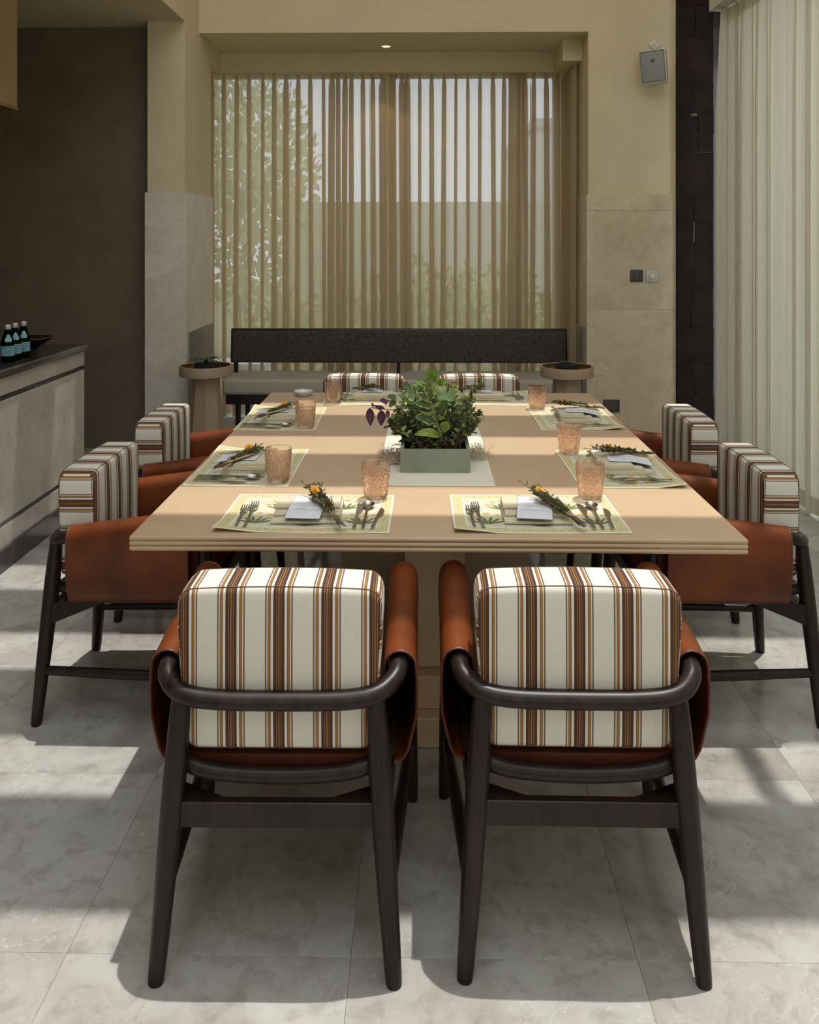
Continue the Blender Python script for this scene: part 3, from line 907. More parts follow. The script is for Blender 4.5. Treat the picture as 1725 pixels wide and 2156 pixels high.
for loc, rz, lab in [((-.306, 1.743, 0), 0.006, 'left striped armchair of the front pair seen from behind, tan leather arms'),
                     ((.331, 1.757, 0), -0.008, 'right striped armchair of the front pair seen from behind, tan leather arms'),
                     ((-1.222, 2.906, 0), -R90, 'nearer striped armchair on the left long side of the table, below the counter'),
                     ((-1.228, 3.63, 0), -R90 + .01, 'farther striped armchair on the left side, nearer the left side table'),
                     ((1.25, 2.93, 0), R90, 'nearer striped armchair on the right side, in front of the cream curtain'),
                     ((1.25, 3.66, 0), R90 - .01, 'farther striped armchair on the right long side of the table, below the wall socket'),
                     ((-.325, 4.74, 0), PI, 'striped armchair at the far end of the table, left of the plants'),
                     ((.300, 4.74, 0), PI + .01, 'striped armchair at the far end of the table, right of the plants')]:
    chair.put(loc, rz, lab, G)
# ================================================================== PLACE SETTINGS
TZ = 0.7505
def mat_colour(x, y, hw, hh):
    base = (0.62, 0.585, 0.45)
    nz = noise.noise(Vector((x * 90, y * 90, 3)))
    base = tuple(c * (1 + 0.10 * nz) for c in base)
    e = min(hw - abs(x), hh - abs(y))
    if e < 0.007: return (0.76, 0.74, 0.62)
    if 0.007 <= e < 0.036:
        along = x if (hh - abs(y)) < (hw - abs(x)) else y
        k = (along / 0.0215) % 1 - 0.5
        d = abs(k) * 0.0215 + abs(e - 0.0215)
        if d < 0.0034: return (0.30, 0.33, 0.10)
        if e < 0.010 or e > 0.033: return (0.60, 0.51, 0.24)
        z = noise.noise(Vector((x * 160, y * 160, 8)))
        return (0.62, 0.56, 0.34) if z < 0.12 else (0.62, 0.50, 0.22)
    if e < 0.041: return (0.78, 0.76, 0.66)
    # flowering sprigs
    for mx, my, s in ((-.140, -.068, 1.3), (0.005, -.082, 1.3), (.155, -.068, 1.3), (-.085, .055, 1.2), (.10, .055, 1.2), (0.01, .06, 1.0)):
        dx, dy = (x - mx) / s, (y - my) / (s * 1.2)
        if abs(dx) > .05 or dy < -.03 or dy > .06: continue
        for a in (-62, -38, -14, 14, 38, 62):
            ca, sa = math.sin(math.radians(a)), math.cos(math.radians(a))
            for ln, wd in ((.046, .0052),):
                t = (dx * ca + (dy + .022) * sa)
                o = abs(-dx * sa + (dy + .022) * ca)
                if 0 < t < ln:
                    w = wd * math.sin(PI * min(1, t / ln)) * (0.75 + .5 * math.sin(t * 420 + a) ** 2)
                    if o < w * .72: return (0.15, 0.165, 0.045) if a % 3 else (0.24, 0.24, 0.08)
        for a, rr in ((-50, .047), (-25, .056), (0, .060), (25, .056), (50, .047)):
            fx = rr * math.sin(math.radians(a)); fy = rr * math.cos(math.radians(a)) - .022
            d = math.hypot(dx - fx, (dy - fy) * 1.3)
            if d < .0075: return (0.62, 0.44, 0.12) if d > .003 else (0.58, 0.33, 0.07)
    return base
def make_mat():
    hw, hh = 0.2365, 0.1675
    b = MB()
    nu, nv = 196, 140
    def zf(x, y):
        k = max(0, (-x - .12)) * max(0, (-y - .08)) * 1.2
        return 0.0018 + 0.0006 * math.sin(x * 17 + y * 11) + k
    b.grid(lambda u, v: (-hw + 2 * hw * u, -hh + 2 * hh * v, zf(-hw + 2 * hw * u, -hh + 2 * hh * v)), nu, nv,
           colfn=lambda u, v: tuple(mat_colour(-hw + 2 * hw * u, -hh + 2 * hh * v, hw, hh)) + (1,))
    # hemmed edge turned down
    ring = [(-hw + 2 * hw * i / 40, -hh) for i in range(40)] + [(hw, -hh + 2 * hh * i / 30) for i in range(30)] + [(hw - 2 * hw * i / 40, hh) for i in range(40)] + [(-hw, hh - 2 * hh * i / 30) for i in range(30)]
    n = len(ring)
    vs = [(x, y, zf(x, y)) for x, y in ring] + [(x, y, zf(x, y) - .0018) for x, y in ring]
    b.add(vs, [(i, (i + 1) % n, n + (i + 1) % n, n + i) for i in range(n)], None, (0.72, 0.70, 0.58, 1))
    o = b.build('placemat', M['mat'], None, smooth=50, colors=True, fix=False)
    return tag(o, 'x', 'placemat')
def make_fork(L, wide):
    b = MB()
    s = L / 0.21
    b.strip([(0, -.0042, .0042, .0006, .003), (.004, -.0046, .0046, .0006, .003), (.09 * s, -.0036, .0036, .002, .003), (.125 * s, -.003, .003, .006, .003), (.142 * s, -.005, .005, .0075, .0025), (.152 * s, -wide * .8, wide * .8, .0065, .002), (.163 * s, -wide, wide, .005, .0018)])
    n = 4
    for k in range(n):
        c = -wide + wide * 2 * (k + .5) / n
        h = wide / n * .62
        b.strip([(.160 * s, c - h, c + h, .0052, .0018), (.185 * s, c - h * .9, c + h * .9, .004, .0017), (.205 * s, c - h * .7, c + h * .7, .0072, .0014), (.21 * s, c - h * .35, c + h * .35, .0085, .001)])
    return tag(b.build('fork', M['steel'], None, smooth=45), 'x', 'fork')
def make_knife(L, wide):
    b = MB()
    s = L / .22
    b.strip([(0, -.0045, .0045, .0006, .0045), (.004, -.005, .005, .0005, .005), (.10 * s, -.004, .004, .001, .0045), (.115 * s, -.0035, .0035, .0015, .003), (.125 * s, -.004, wide * .55, .0018, .002), (.15 * s, -.0045, wide, .0018, .0016), (.185 * s, -.0042, wide * .95, .0018, .0014), (.207 * s, -.0036, wide * .55, .0018, .0013), (.22 * s, -.0028, -.001, .0018, .0012)])
    return tag(b.build('knife', M['steel'], None, smooth=45), 'x', 'knife')
def make_spoon():
    b = MB()
    b.strip([(0, -.0042, .0042, .0006, .003), (.004, -.0046, .0046, .0006, .003), (.09, -.0036, .0036, .002, .003), (.13, -.003, .003, .0075, .003), (.150, -.0035, .0035, .0085, .0025), (.163, -.006, .006, .008, .0015)])
    nr, na = 7, 24
    def P(rr, a, off):
        x = .0185 * rr * math.cos(a); y = .186 + .026 * rr * math.sin(a)
        return (x, y, .001 + .0085 * rr ** 2.2 + off)
    vs = [P(0, 0, .0012)]
    for i in range(1, nr + 1):
        for k in range(na): vs.append(P(i / nr, 2 * PI * k / na, .0012))
    o2 = len(vs)
    vs.append(P(0, 0, 0))
    for i in range(1, nr + 1):
        for k in range(na): vs.append(P(i / nr, 2 * PI * k / na, 0))
    fs = []
    for o, fl in ((0, 0), (o2, 1)):
        for k in range(na):
            f = (o, o + 1 + k, o + 1 + (k + 1) % na); fs.append(f[::-1] if fl else f)
        for i in range(nr - 1):
            for k in range(na):
                f = (o + 1 + i * na + k, o + 1 + (i + 1) * na + k, o + 1 + (i + 1) * na + (k + 1) % na, o + 1 + i * na + (k + 1) % na)
                fs.append(f[::-1] if fl else f)
    e = 1 + (nr - 1) * na
    for k in range(na): fs.append((e + k, o2 + e + k, o2 + e + (k + 1) % na, e + (k + 1) % na))
    b.add(vs, fs)
    return tag(b.build('spoon', M['steel'], None, smooth=50), 'x', 'spoon')
def make_napkin():
    t = thing('napkin', 'x', 'napkin')
    r = random.Random(3)
    for (x0, x1, y0, y1, z0, z1) in ((-.094, .092, -.108, .062, 0.0, .0098), (-.090, .095, -.074, .064, .0098, .0198), (-.093, .090, -.040, .066, .0198, .030)):
        # a folded layer: rounded front fold, slight sag along its length
        b = MB(); n = 14; prof = []
        h = (z1 - z0) / 2
        for k in range(7):
            a = math.radians(270 - 30 * k)
            prof.append((y0 + h + h * math.cos(a), z0 + h + h * math.sin(a)))
        prof += [(y1 - .002, z1), (y1, z1 - .002), (y1, z0 + .002), (y1 - .002, z0)]
        m = len(prof); vs = []
        for i in range(n + 1):
            u = i / n; x = x0 + (x1 - x0) * u
            for y, z in prof:
                w = 0.0012 * noise.noise(Vector((u * 5, y * 30, z0 * 50)))
                vs.append((x, y + w * 2, z + (w if z > z0 + .003 else 0)))
        fs = [tuple(range(m)), tuple(reversed(range(n * m, n * m + m)))]
        for i in range(n):
            for k in range(m): fs.append((i * m + k, i * m + (k + 1) % m, (i + 1) * m + (k + 1) % m, (i + 1) * m + k))
        b.add(vs, fs)
        b.build('fold', M['linen'], t, smooth=50)
    return t
def card_z(y):
    if y > -.045: return .0312
    return .0312 - (-.045 - y) * .20
def make_card():
    t = thing('menu_card', 'x', 'menu card')
    r = random.Random(5)
    lines = []
    yy = .018
    blocks = [(1, .02), (0, 0), (2, .07), (0, 0), (2, .07), (0, 0), (2, .065), (0, 0), (2, .07), (0, 0), (1, .04)]
    for n, w in blocks:
        for k in range(max(n, 1)):
            if n:
                ww = w * r.uniform(.7, 1)
                x = -ww / 2; words = []
                while x < ww / 2:
                    l = r.uniform(.004, .010); words.append((x, min(x + l, ww / 2))); x += l + .002
                lines.append((yy, words))
            yy -= .0072
    def colf(u, v):
        x = -.048 + .096 * u; y = -.112 + .146 * v
        for ly, ws in lines:
            if abs(y - ly) < .0011:
                for a, b in ws:
                    if a <= x <= b: return (.38, .38, .40, 1)
        return (.74, .75, .77, 1)
    b = MB().grid(lambda u, v: (-.048 + .096 * u, -.112 + .146 * v, card_z(-.112 + .146 * v) + .0012 + .004 * max(0, v - .8)), 64, 120, colfn=colf)
    b.build('printed_leaf', M['paper'], t, smooth=60, colors=True, fix=False)
    b = MB()
    n = 12
    secs = []
    for i in range(n + 1):
        y = -.114 + .146 * i / n
        secs.append((y, -.049, .049, card_z(y), .0008))
    b.strip(secs)
    b.build('backing_leaf', M['card_back'], t, smooth=50)
    return t
def make_glass():
    b = MB()
    n = 128
    H = .107
    def R(z): return .0335 + (.0435 - .0335) * min(1, (z / .085)) ** 0.8
    prof = [(0.0, .0), (.026, .0), (.0315, .0015), (.0335, .005)]
    k0 = len(prof)
    for i in range(44): prof.append((R(.008 + .072 * i / 43), .008 + .072 * i / 43))
    k1 = len(prof)
    prof += [(.0428, .084), (.0430, .095), (.0432, H - .001), (.0425, H), (.0415, H - .001), (.0400, .085), (.0375, .06), (.0335, .03), (.0295, .017), (.02, .0135), (0, .013)]
    def mod(j, k, r, z):
        if j < k0 or j >= k1: return 0
        a = k / n
        t = (z - .008) / .072
        # hobstar panels: diagonal cuts crossing, a star in each of four panels, fluting at the top
        p = (a * 4) % 1 - .5
        u, w = p * 1.1, t - .5
        d1 = abs(((u + w) * 3.0 + .5) % 1 - .5) / 3.0
        d2 = abs(((u - w) * 3.0 + .5) % 1 - .5) / 3.0
        rad = math.hypot(u * 1.2, w)
        ang = math.atan2(w, u)
        v = lambda d, wd: max(0, 1 - d / wd)
        s = -.0030 * max(v(d1, .07), v(d2, .07))
        if rad < .34: s = -.0032 * abs(math.sin(ang * 4)) * min(1, rad / .05)
        s += -.0016 * v(abs(rad - .34), .03)
        if abs(p) > .44: s = -.0028 * v(.5 - abs(p), .05)
        s += -.0014 * abs(math.sin(a * 2 * PI * 16)) * max(0, (t - .85) / .15)
        s += -.001 * abs(math.sin(a * 2 * PI * 18)) * max(0, (.15 - t) / .15)
        return s * min(1, t * 12, (1 - t) * 12 + .15)
    b.lathe(prof, n, None, mod)
    return tag(b.build('tumbler', M['glass'], None, smooth=20), 'x', 'glass')
def make_posy(seed):
    r = random.Random(seed)
    t = thing('herb_posy', 'x', 'posy')
    st = MB(); fo = MB()
    for k in range(16):
        x0 = r.uniform(-.006, .006); x1 = r.uniform(-.032, .03); L = r.uniform(.13, .215)
        z0 = r.uniform(.0, .007)
        if k == 0: x1, L = -.022, .262
        P = smooth_path([(x0 * 1.9, -.03 + r.uniform(-.018, .006), z0), (x0 * .6, .02, z0 + .001), (x1 * .45, L * .55, z0 + .006), (x1, L, z0 + r.uniform(.004, .02))], 4)
        st.tube(P, [.0011] * (len(P) - 1) + [.0005], 5)
        nl = 26 if k else 9
        for i in range(nl):
            f = .42 + .58 * (i + r.random()) / nl
            p = P[min(len(P) - 1, int(f * (len(P) - 1)))]
            d = Vector((r.uniform(-1, 1), r.uniform(.1, 1), r.uniform(-.1, .8)))
            c = r.choice([(.10, .15, .045), (.15, .20, .06), (.07, .10, .035), (.20, .22, .09), (.13, .09, .05), (.22, .13, .07)])
            leaf_quad(fo, p, d, rv(r), r.uniform(.010, .021), r.uniform(.004, .0075), c)
    st.build('stems', M['twig'], t, smooth=50)['kind'] = 'stuff'
    fo.build('leaves', M['leaf_dull'], t, smooth=0, colors=True, fix=False)['kind'] = 'stuff'
    hk = MB()
    for dx in (-.008, .004, .012):
        hk.tube(smooth_path([(dx * .2, .0, .006), (dx, .05, .009), (dx * 1.7, .10, .011), (dx * 2.4, .125, .014)], 3), [.0008, .0014, .002, .0028, .0032, .0032, .003, .0024, .0015, .0005], 6)
    hk.build('dry_husks', M['husk'], t, smooth=50)
    tw = MB()
    for k in range(3):
        tw.lathe([(.006, -.0012), (.0072, 0), (.006, .0012)], 10, T3(0, -.002 + .0035 * k, .005, 0, R90))
    tw.build('twine', M['twine'], t, smooth=60)
    fl = MB()
    for ringi, (nn, ln, tilt) in enumerate(((11, .0115, .25), (9, .0085, .7))):
        for k in range(nn):
            a = 2 * PI * k / nn + ringi * .3
            d = Vector((math.cos(a), math.sin(a), tilt)).normalized(); s = Vector((-math.sin(a), math.cos(a), 0))
            w = .0026
            fl.add([d * .002 + s * w * .5, d * .002 - s * w * .5, d * ln - s * w + Vector((0, 0, .0008)), d * (ln * 1.12), d * ln + s * w + Vector((0, 0, .0008))], [(0, 1, 2, 3, 4)])
    f = fl.build('flower', M['petal'], t, smooth=0, fix=False)
    f.location = (-.012, .152, .022); f.rotation_euler = (.55, .2, 0); f.scale = (1.2, 1.2, 1.2)
    MB().lathe([(0, -.001), (.0045, .0005), (.0036, .003), (0, .0042)], 10).build('flower_centre', M['petal_core'], f, smooth=60)
    MB().tube(smooth_path([(-.002, -.01, .006), (-.006, .07, .010), (-.012, .15, .021)], 4), .0012, 5).build('flower_stem', M['stem'], t)
    return t
P_mat, P_fork, P_salad = Proto(make_mat()), Proto(make_fork(.212, .0125)), Proto(make_fork(.182, .0125))
P_knife, P_spoon, P_butter = Proto(make_knife(.222, .0145)), Proto(make_spoon()), Proto(make_knife(.175, .0125))
P_nap, P_card, P_glass = Proto(make_napkin()), Proto(make_card()), Proto(make_glass())
P_posy = [Proto(make_posy(4)), Proto(make_posy(9)), Proto(make_posy(14))]
places = [(-.326, 2.421, 0, 'at the near left place'),
          (.317, 2.427, .005, 'at the near right place'),
          (-.594, 2.910, -R90, 'at the nearer left side place'),
          (-.612, 3.690, -R90, 'at the farther left side place'),
          (.656, 2.910, R90, 'at the nearer right side place'),
          (.648, 3.717, R90, 'at the farther right side place'),
          (-.243, 4.150, PI, 'at the far left end place'),
          (.290, 4.150, PI, 'at the far right end place')]
for i, (cx, cy, rz, w) in enumerate(places):
    r = random.Random(100 + i)
    Mx = Matrix.Translation((cx, cy, 0)) @ Matrix.Rotation(rz, 4, 'Z')
    def at(x, y, z=0): 
        p = Mx @ Vector((x, y, 0)); return (p.x, p.y, TZ + z)
    P_mat.put(at(0, 0), rz + r.uniform(-.012, .012), 'cream placemat with flower print, yellow border ' + w, 'printed placemats on the dining table')
    zc = .0030
    jr = lambda a=.03: r.uniform(-a, a)
    P_salad.put(at(-.180, -.146, zc), rz + .045 + jr(), 'small steel fork, outer of two, ' + w, 'steel cutlery on the placemats')
    P_fork.put(at(-.156, -.146, zc), rz + .03 + jr(), 'long steel fork, inner of two, ' + w, 'steel cutlery on the placemats')
    P_knife.put(at(.140, -.146, zc), rz + .0 + jr(), 'long steel table knife next to the napkin ' + w, 'steel cutlery on the placemats')
    P_spoon.put(at(.163, -.145, zc), rz - .03 + jr(), 'round-bowled steel spoon between two knives ' + w, 'steel cutlery on the placemats')
    P_butter.put(at(.189, -.145, zc), rz - .09 + jr(), 'short steel butter knife, outermost, ' + w, 'steel cutlery on the placemats')
    nr = rz + jr(.04)
    P_nap.put(at(0, 0, .0028), nr, 'natural linen napkin folded in three steps ' + w, 'folded napkins on the placemats')
    P_card.put(at(.003 + jr(.006), -.004, .0030), nr + (-.10 if i == 1 else -.06) + jr(.04), 'white printed menu card lying on the napkin ' + w, 'menu cards on the napkins')
    pr = rz + {2: 1.15, 3: 1.0, 4: .3, 5: .25}.get(i, .46) + jr(.08)
    P_posy[i % 3].put(at(.118, -.062, .0345) if i in (2, 3) else at(.085, -.115, .028) if i in (4, 5) else at(.092, -.135, .024), pr, 'herb posy with one yellow flower on the card ' + w, 'herb posies on the menu cards', rx=0 if i in (2, 3) else .10 if i in (4, 5) else .13)
    P_glass.put(at(.185 + jr(.003), .127 + jr(.003), .0026), r.uniform(0, 6), 'amber pink cut-glass tumbler ' + w, 'amber cut-glass tumblers')
dish = MB().lathe([(0, 0), (.030, 0), (.034, .002), (.045, .018), (.0475, .024), (.0465, .0245), (.043, .019), (.033, .005), (0, .004)], 36)
o = dish.build('dish', M['ceramic'], None, smooth=50); o.location = (-.598, 4.225, TZ)
tag(o, 'small round white ceramic dish on the far left of the table', 'dish')

# ================================================================== RUNNER, PLANTER, PLANTS
o = MB().box(-.187, .187, -.47, .47, 0, .0022, bev=.0008, seg=1).build('table_runner', M['runner'], None)
o.location = (.040, 3.157, TZ)
tag(o, 'plain cream linen runner under the planter', 'table runner')
PZ = TZ + .0024
pl = thing('planter', 'rectangular grey-green concrete planter filled with leafy plants', 'planter', (.039, 3.06, PZ))
q = MB()
hx, hy, th, ph = .1165, .23, .012, .077
q.box(-hx, hx, -hy, -hy + th, 0, ph); q.box(-hx, hx, hy - th, hy, 0, ph); q.box(-hx, -hx + th, -hy + th, hy - th, 0, ph); q.box(hx - th, hx, -hy + th, hy - th, 0, ph); q.box(-hx + .002, hx - .002, -hy + .002, hy - .002, .0005, .01)
q.build('box', M['concrete'], pl, smooth=0)
MB().grid(lambda u, v: (-hx + th + (2 * hx - 2 * th) * u, -hy + th + (2 * hy - 2 * th) * v, .062 + .008 * noise.noise(Vector((u * 9, v * 14, 2)))), 16, 28).build('soil', M['soil'], pl, smooth=60, fix=False)
SOIL = PZ + .06
def cw(cx, cy, y):   # crop measurement of the plants -> a point at depth y
    px = 760 + cx / 6.16; py = 760 + cy / 6.16
    return Vector((((px - 862.5) / 1790 - .01648) * y, y, 1.533 - (py - 502) / 1790 * y))
def big_leaf(parent, B, Tp, W, ctr, edge, cup=.25, arch=.1, face=Vector((0, -.75, .66)), seed=0, spot=0, pointy=.6, edgew=.26, name='leaf', mat='leaf'):
    r = random.Random(seed)
    d = Tp - B; L = d.length; d.normalize()
    nn = (face - d * face.dot(d))
    nn = nn.normalized() if nn.length > 1e-4 else Vector((0, 0, 1))
    s = d.cross(nn)
    b = MB(); nu, nv = 8, 12
    def wd(v): return W * .5 * (math.sin(PI * (v ** .8)) ** pointy) * (1 if 0 < v < 1 else 0) + .0006
    def fn(u, v):
        k = (u - .5) * 2; w = wd(v)
        wave = .05 * W * math.sin(v * 9 + seed) * abs(k)
        return B + d * (L * v) + s * (k * w) + nn * (cup * w * k * k + arch * L * math.sin(PI * v) + wave)
    def cf(u, v):
        k = abs(u - .5) * 2
        e = 1 - edgew * (1 + .5 * math.sin(v * 14 + seed) + .3 * math.sin(v * 31 + 2 * seed))
        if k > e or v > .97: return edge + (1,)
        if spot and (math.sin(k * 5 + v * 40) > .3) and k > .12: return spot + (1,)
        if k < .1: return tuple(min(1, c * 1.35) for c in ctr) + (1,)
        j = 1 + .25 * noise.noise(Vector((u * 4, v * 7, seed)))
        return tuple(c * j for c in ctr) + (1,)
    b.grid(fn, nu, nv, colfn=cf)
    return b.build(name, M[mat], parent, smooth=60, colors=True, fix=False)
DG = (.085, .125, .045); CR = (.50, .55, .19); LG = (.26, .36, .055)
vp = thing('variegated_plant', 'cream-edged variegated plant with broad leaves, front middle of the planter', 'plant', (0, 0, 0))
yb = 2.93
stem_pts = [cw(1105, 1130, yb), cw(1040, 965, yb - .01), cw(995, 830, yb), cw(950, 690, yb), cw(915, 560, yb + .01), cw(885, 440, yb + .02)]
stem_pts[0].z = SOIL + .002
q = MB()
q.tube(smooth_path(stem_pts, 4), [.0052] * 8 + [.004] * 13, 8)
q.tube(smooth_path([stem_pts[0] + Vector((.003, .004, 0)), cw(1140, 960, yb + .005), cw(1110, 880, yb), cw(1050, 820, yb)], 4), .0032, 7)
q.tube(smooth_path([stem_pts[0] + Vector((-.012, .004, 0)), cw(960, 970, yb), cw(940, 920, yb)], 4), .0026, 7)
q.build('stem', M['stem'], vp, smooth=60)
LV = [(900, 440, 860, 262, 125, .02, (.12, .19, .05), CR), (905, 500, 890, 335, 105, -.01, DG, CR), (915, 520, 725, 425, 105, 0, DG, CR), (920, 585, 700, 540, 120, -.02, DG, CR),
      (960, 650, 730, 630, 100, -.02, DG, CR), (985, 690, 985, 500, 130, .01, DG, CR), (1000, 745, 1130, 500, 190, -.02, DG, CR), (965, 790, 712, 715, 130, -.03, DG, CR),
      (950, 800, 1000, 705, 120, -.04, DG, CR), (1025, 975, 698, 950, 105, -.03, LG, (.45, .52, .13)), (1045, 900, 1160, 815, 125, -.02, LG, CR), (1105, 1065, 930, 1085, 60, -.02, (.10, .15, .05), LG),
      (1000, 450, 955, 310, 105, .10, (.22, .32, .08), CR), (1040, 430, 1045, 330, 120, .10, (.42, .48, .22), (.62, .64, .36)), (1150, 480, 1240, 365, 105, .08, (.19, .28, .08), CR),
      (985, 465, 1245, 490, 130, .05, (.16, .28, .09), (.24, .36, .12)), (760, 830, 780, 860, 90, -.01, DG, CR), (850, 1000, 760, 890, 120, .0, DG, (.2, .28, .08))]
for i, (bx, by, tx, ty, w, dy, c, e) in enumerate(LV):
    B = cw(bx, by, yb + dy * .5); Tp = cw(tx, ty, yb + dy - .012 + .02 * math.sin(i * 2.1))
    big_leaf(vp, B, Tp, w * .00029, c, e, cup=(.6 if i == 6 else .35), arch=(.22 if i == 9 else .06), seed=i, spot=((.42, .5, .3) if i == 15 else 0), face=Vector((.25 * math.sin(i * 1.7), -.8, .55)))
lp = thing('lime_leaved_plant', 'bright green plant with upright oval leaves at the back of the planter', 'plant', (0, 0, 0))
ys = 3.16
base = Vector((cw(930, 500, ys).x, ys, SOIL))
MB().tube(smooth_path([base, cw(930, 400, ys), cw(915, 240, ys)], 4), .003, 7).build('stem', M['stem'], lp)
for i, (bx, by, tx, ty, w) in enumerate([(900, 230, 885, 85, 55), (925, 230, 985, 100, 70), (910, 250, 850, 190, 55), (930, 270, 1010, 200, 60), (1010, 330, 1100, 240, 90), (900, 300, 800, 250, 70), (930, 360, 690, 240, 70), (920, 380, 740, 330, 70)]):
    big_leaf(lp, cw(bx, by, ys), cw(tx, ty, ys - .01), w * .00036, (.17, .27, .04), (.26, .36, .07), cup=.3, arch=.05, seed=30 + i, face=Vector((.3 * math.sin(i), -.8, .5)))
fp = thing('mottled_leaf_plant', 'pale veined green leaf plant on the left side of the planter', 'plant', (0, 0, 0))
ym = 3.05
base = Vector((-.03, ym, SOIL))
MB().tube(smooth_path([base, cw(640, 700, ym), cw(640, 520, ym)], 4), .0025, 6).build('stem', M['stem'], fp)
for i, (bx, by, tx, ty, w, c, sp) in enumerate([(690, 490, 570, 440, 130, (.45, .58, .40), (.62, .70, .5)), (690, 530, 560, 520, 100, (.26, .42, .06), 0), (740, 640, 585, 580, 140, (.08, .15, .04), 0), (690, 700, 640, 610, 110, (.09, .17, .05), 0), (560, 640, 470, 590, 90, (.30, .42, .20), 0), (640, 330, 520, 310, 85, (.10, .16, .05), 0), (700, 420, 500, 470, 75, (.17, .25, .06), 0), (460, 480, 340, 470, 80, (.10, .16, .06), 0), (450, 520, 370, 600, 80, (.11, .17, .06), 0)]):
    big_leaf(fp, cw(bx, by, ym), cw(tx, ty, ym - .02), w * .00030, c, tuple(min(1, x * 1.3) for x in c), cup=.2, arch=.06, seed=50 + i, spot=sp)
pu = thing('purple_trailing_plant', 'trailing plant with dark purple pointed leaves hanging off the planter left', 'plant', (0, 0, 0))
yp = 2.98
q = MB()
q.tube(smooth_path([Vector((-.05, yp, SOIL)), cw(560, 800, yp), cw(470, 650, yp), cw(330, 630, yp), cw(130, 605, yp)], 4), .0022, 6)
q.build('stem', M['stem'], pu)
for i, (bx, by, tx, ty, w, c) in enumerate([(115, 610, 125, 845, 95, (.085, .03, .055)), (270, 640, 262, 845, 95, (.075, .022, .05)), (340, 530, 240, 510, 70, (.14, .04, .13)), (330, 500, 325, 575, 45, (.12, .03, .10)), (270, 630, 205, 590, 60, (.17, .05, .2)), (310, 620, 160, 580, 45, (.06, .02, .04)), (165, 590, 135, 550, 35, (.10, .03, .08)), (350, 640, 345, 745, 50, (.10, .05, .08))]):
    big_leaf(pu, cw(bx, by, yp), cw(tx, ty, yp - .01), w * .00030, c, tuple(x * 1.25 for x in c), cup=.25, arch=-.04, seed=70 + i, pointy=.9)
def bushy(name, label, region, ydep, n, seed, pal, L, extra=()):
    # region in crop units: x0,x1,y0,y1 (where the leaf mass sits); stems rise from the soil
    r = random.Random(seed)
    t = thing(name, label, 'plant', (0, 0, 0))
    st = MB(); fo = MB()
    x0, x1, y0, y1 = region
    tips = []
    for k in range(n):
        y = ydep + r.uniform(-.08, .08)
        u = r.random(); v = r.random()
        Tp = cw(x0 + (x1 - x0) * u, y0 + (y1 - y0) * v, y)
        tips.append(Tp)
    for e in extra: tips.append(cw(e[0], e[1], ydep))
    for Tp in tips:
        bx = min(max(Tp.x * .55 + .018 + r.uniform(-.02, .02), -.062), .138)
        by = min(max(Tp.y + r.uniform(-.03, .03), 2.86), 3.26)
        Bp = Vector((bx, by, SOIL))
        mid = (Bp + Tp) / 2 + Vector((0, 0, .02)) + Vector((r.uniform(-.01, .01), 0, 0))
        P = smooth_path([Bp, mid, Tp], 5)
        st.tube(P, .0011, 4, caps=False)
        m = 13
        for i in range(m):
            f = .25 + .75 * i / m
            a = P[min(len(P) - 1, int(f * (len(P) - 1)))]
            d = Vector((r.uniform(-1, 1), r.uniform(-1, .4), r.uniform(-.3, .9)))
            leaf_quad(fo, a, d, Vector((r.uniform(-.4, .4), -.5, .8)), L * r.uniform(.7, 1.25), L * .62, r.choice(pal))
    st.build('stems', M['twig'], t)['kind'] = 'stuff'
    fo.build('foliage', M['leaf'], t, smooth=0, colors=True, fix=False)['kind'] = 'stuff'
    return t
pal1 = [(.08, .14, .04), (.13, .21, .055), (.18, .28, .07), (.055, .09, .03), (.28, .38, .09)]
pal2 = [(.05, .05, .025), (.06, .075, .03), (.035, .04, .02), (.10, .11, .035)]
bushy('small_leaved_plant', 'dense small-leaved green plant filling the left of the planter', (400, 720, 600, 980), 2.98, 46, 21, pal1 + pal2, .022, [(320, 850), (330, 800), (350, 770)])
bushy('small_leaved_plant', 'bushy small-leaved dark plant filling the right of the planter', (1180, 1480, 560, 1000), 2.98, 52, 22, pal1 + pal2, .022, [(1550, 640), (1480, 920), (1540, 800)])
bushy('small_leaved_plant', 'leafy green plant along the back of the planter, below the bright upright leaves', (520, 1280, 250, 480), 3.20, 44, 23, pal1, .024)
bushy('trailing_vine', 'slender round-leaved vine arching out at the planter right', (1300, 1500, 440, 640), 3.12, 16, 24, pal1, .017, [(1590, 180), (1570, 230), (1530, 290), (1480, 330), (1440, 370), (1600, 730), (1610, 760), (1560, 660), (1400, 440)])
bushy('ground_cover_plant', 'low brown-leaved ground cover on the planter soil', (560, 1300, 980, 1100), 2.92, 26, 25, pal2 + [(.12, .07, .035)], .015)
def lichen(label, c, rad, n, seed):
    r = random.Random(seed)
    b = MB()
    for k in range(n):
        a = r.uniform(0, 2 * PI); R = rad * r.random() ** .5
        p = Vector((c[0] + .55 * R * math.cos(a), c[1] + R * math.sin(a), c[2] + r.uniform(0, .035) * (1 - R / rad * .5)))
        P = [p]
        for i in range(5):
            p = p + rv(r) * .011
            p.z = max(p.z, c[2] + .0006)
            P.append(p)
        b.tube(P, .0006, 3, caps=False)
    o = b.build('dried_lichen', M['moss'], None, smooth=0, fix=False)
    return tag(o, label, 'lichen', kind='stuff')
lichen('curly tan dried lichen clump beside the planter, on its left', (-.112, 2.99, TZ + .003), .075, 330, 31)
lichen('curly tan dried lichen clump beside the planter, on its right', (.195, 3.05, TZ + .003), .07, 200, 32)

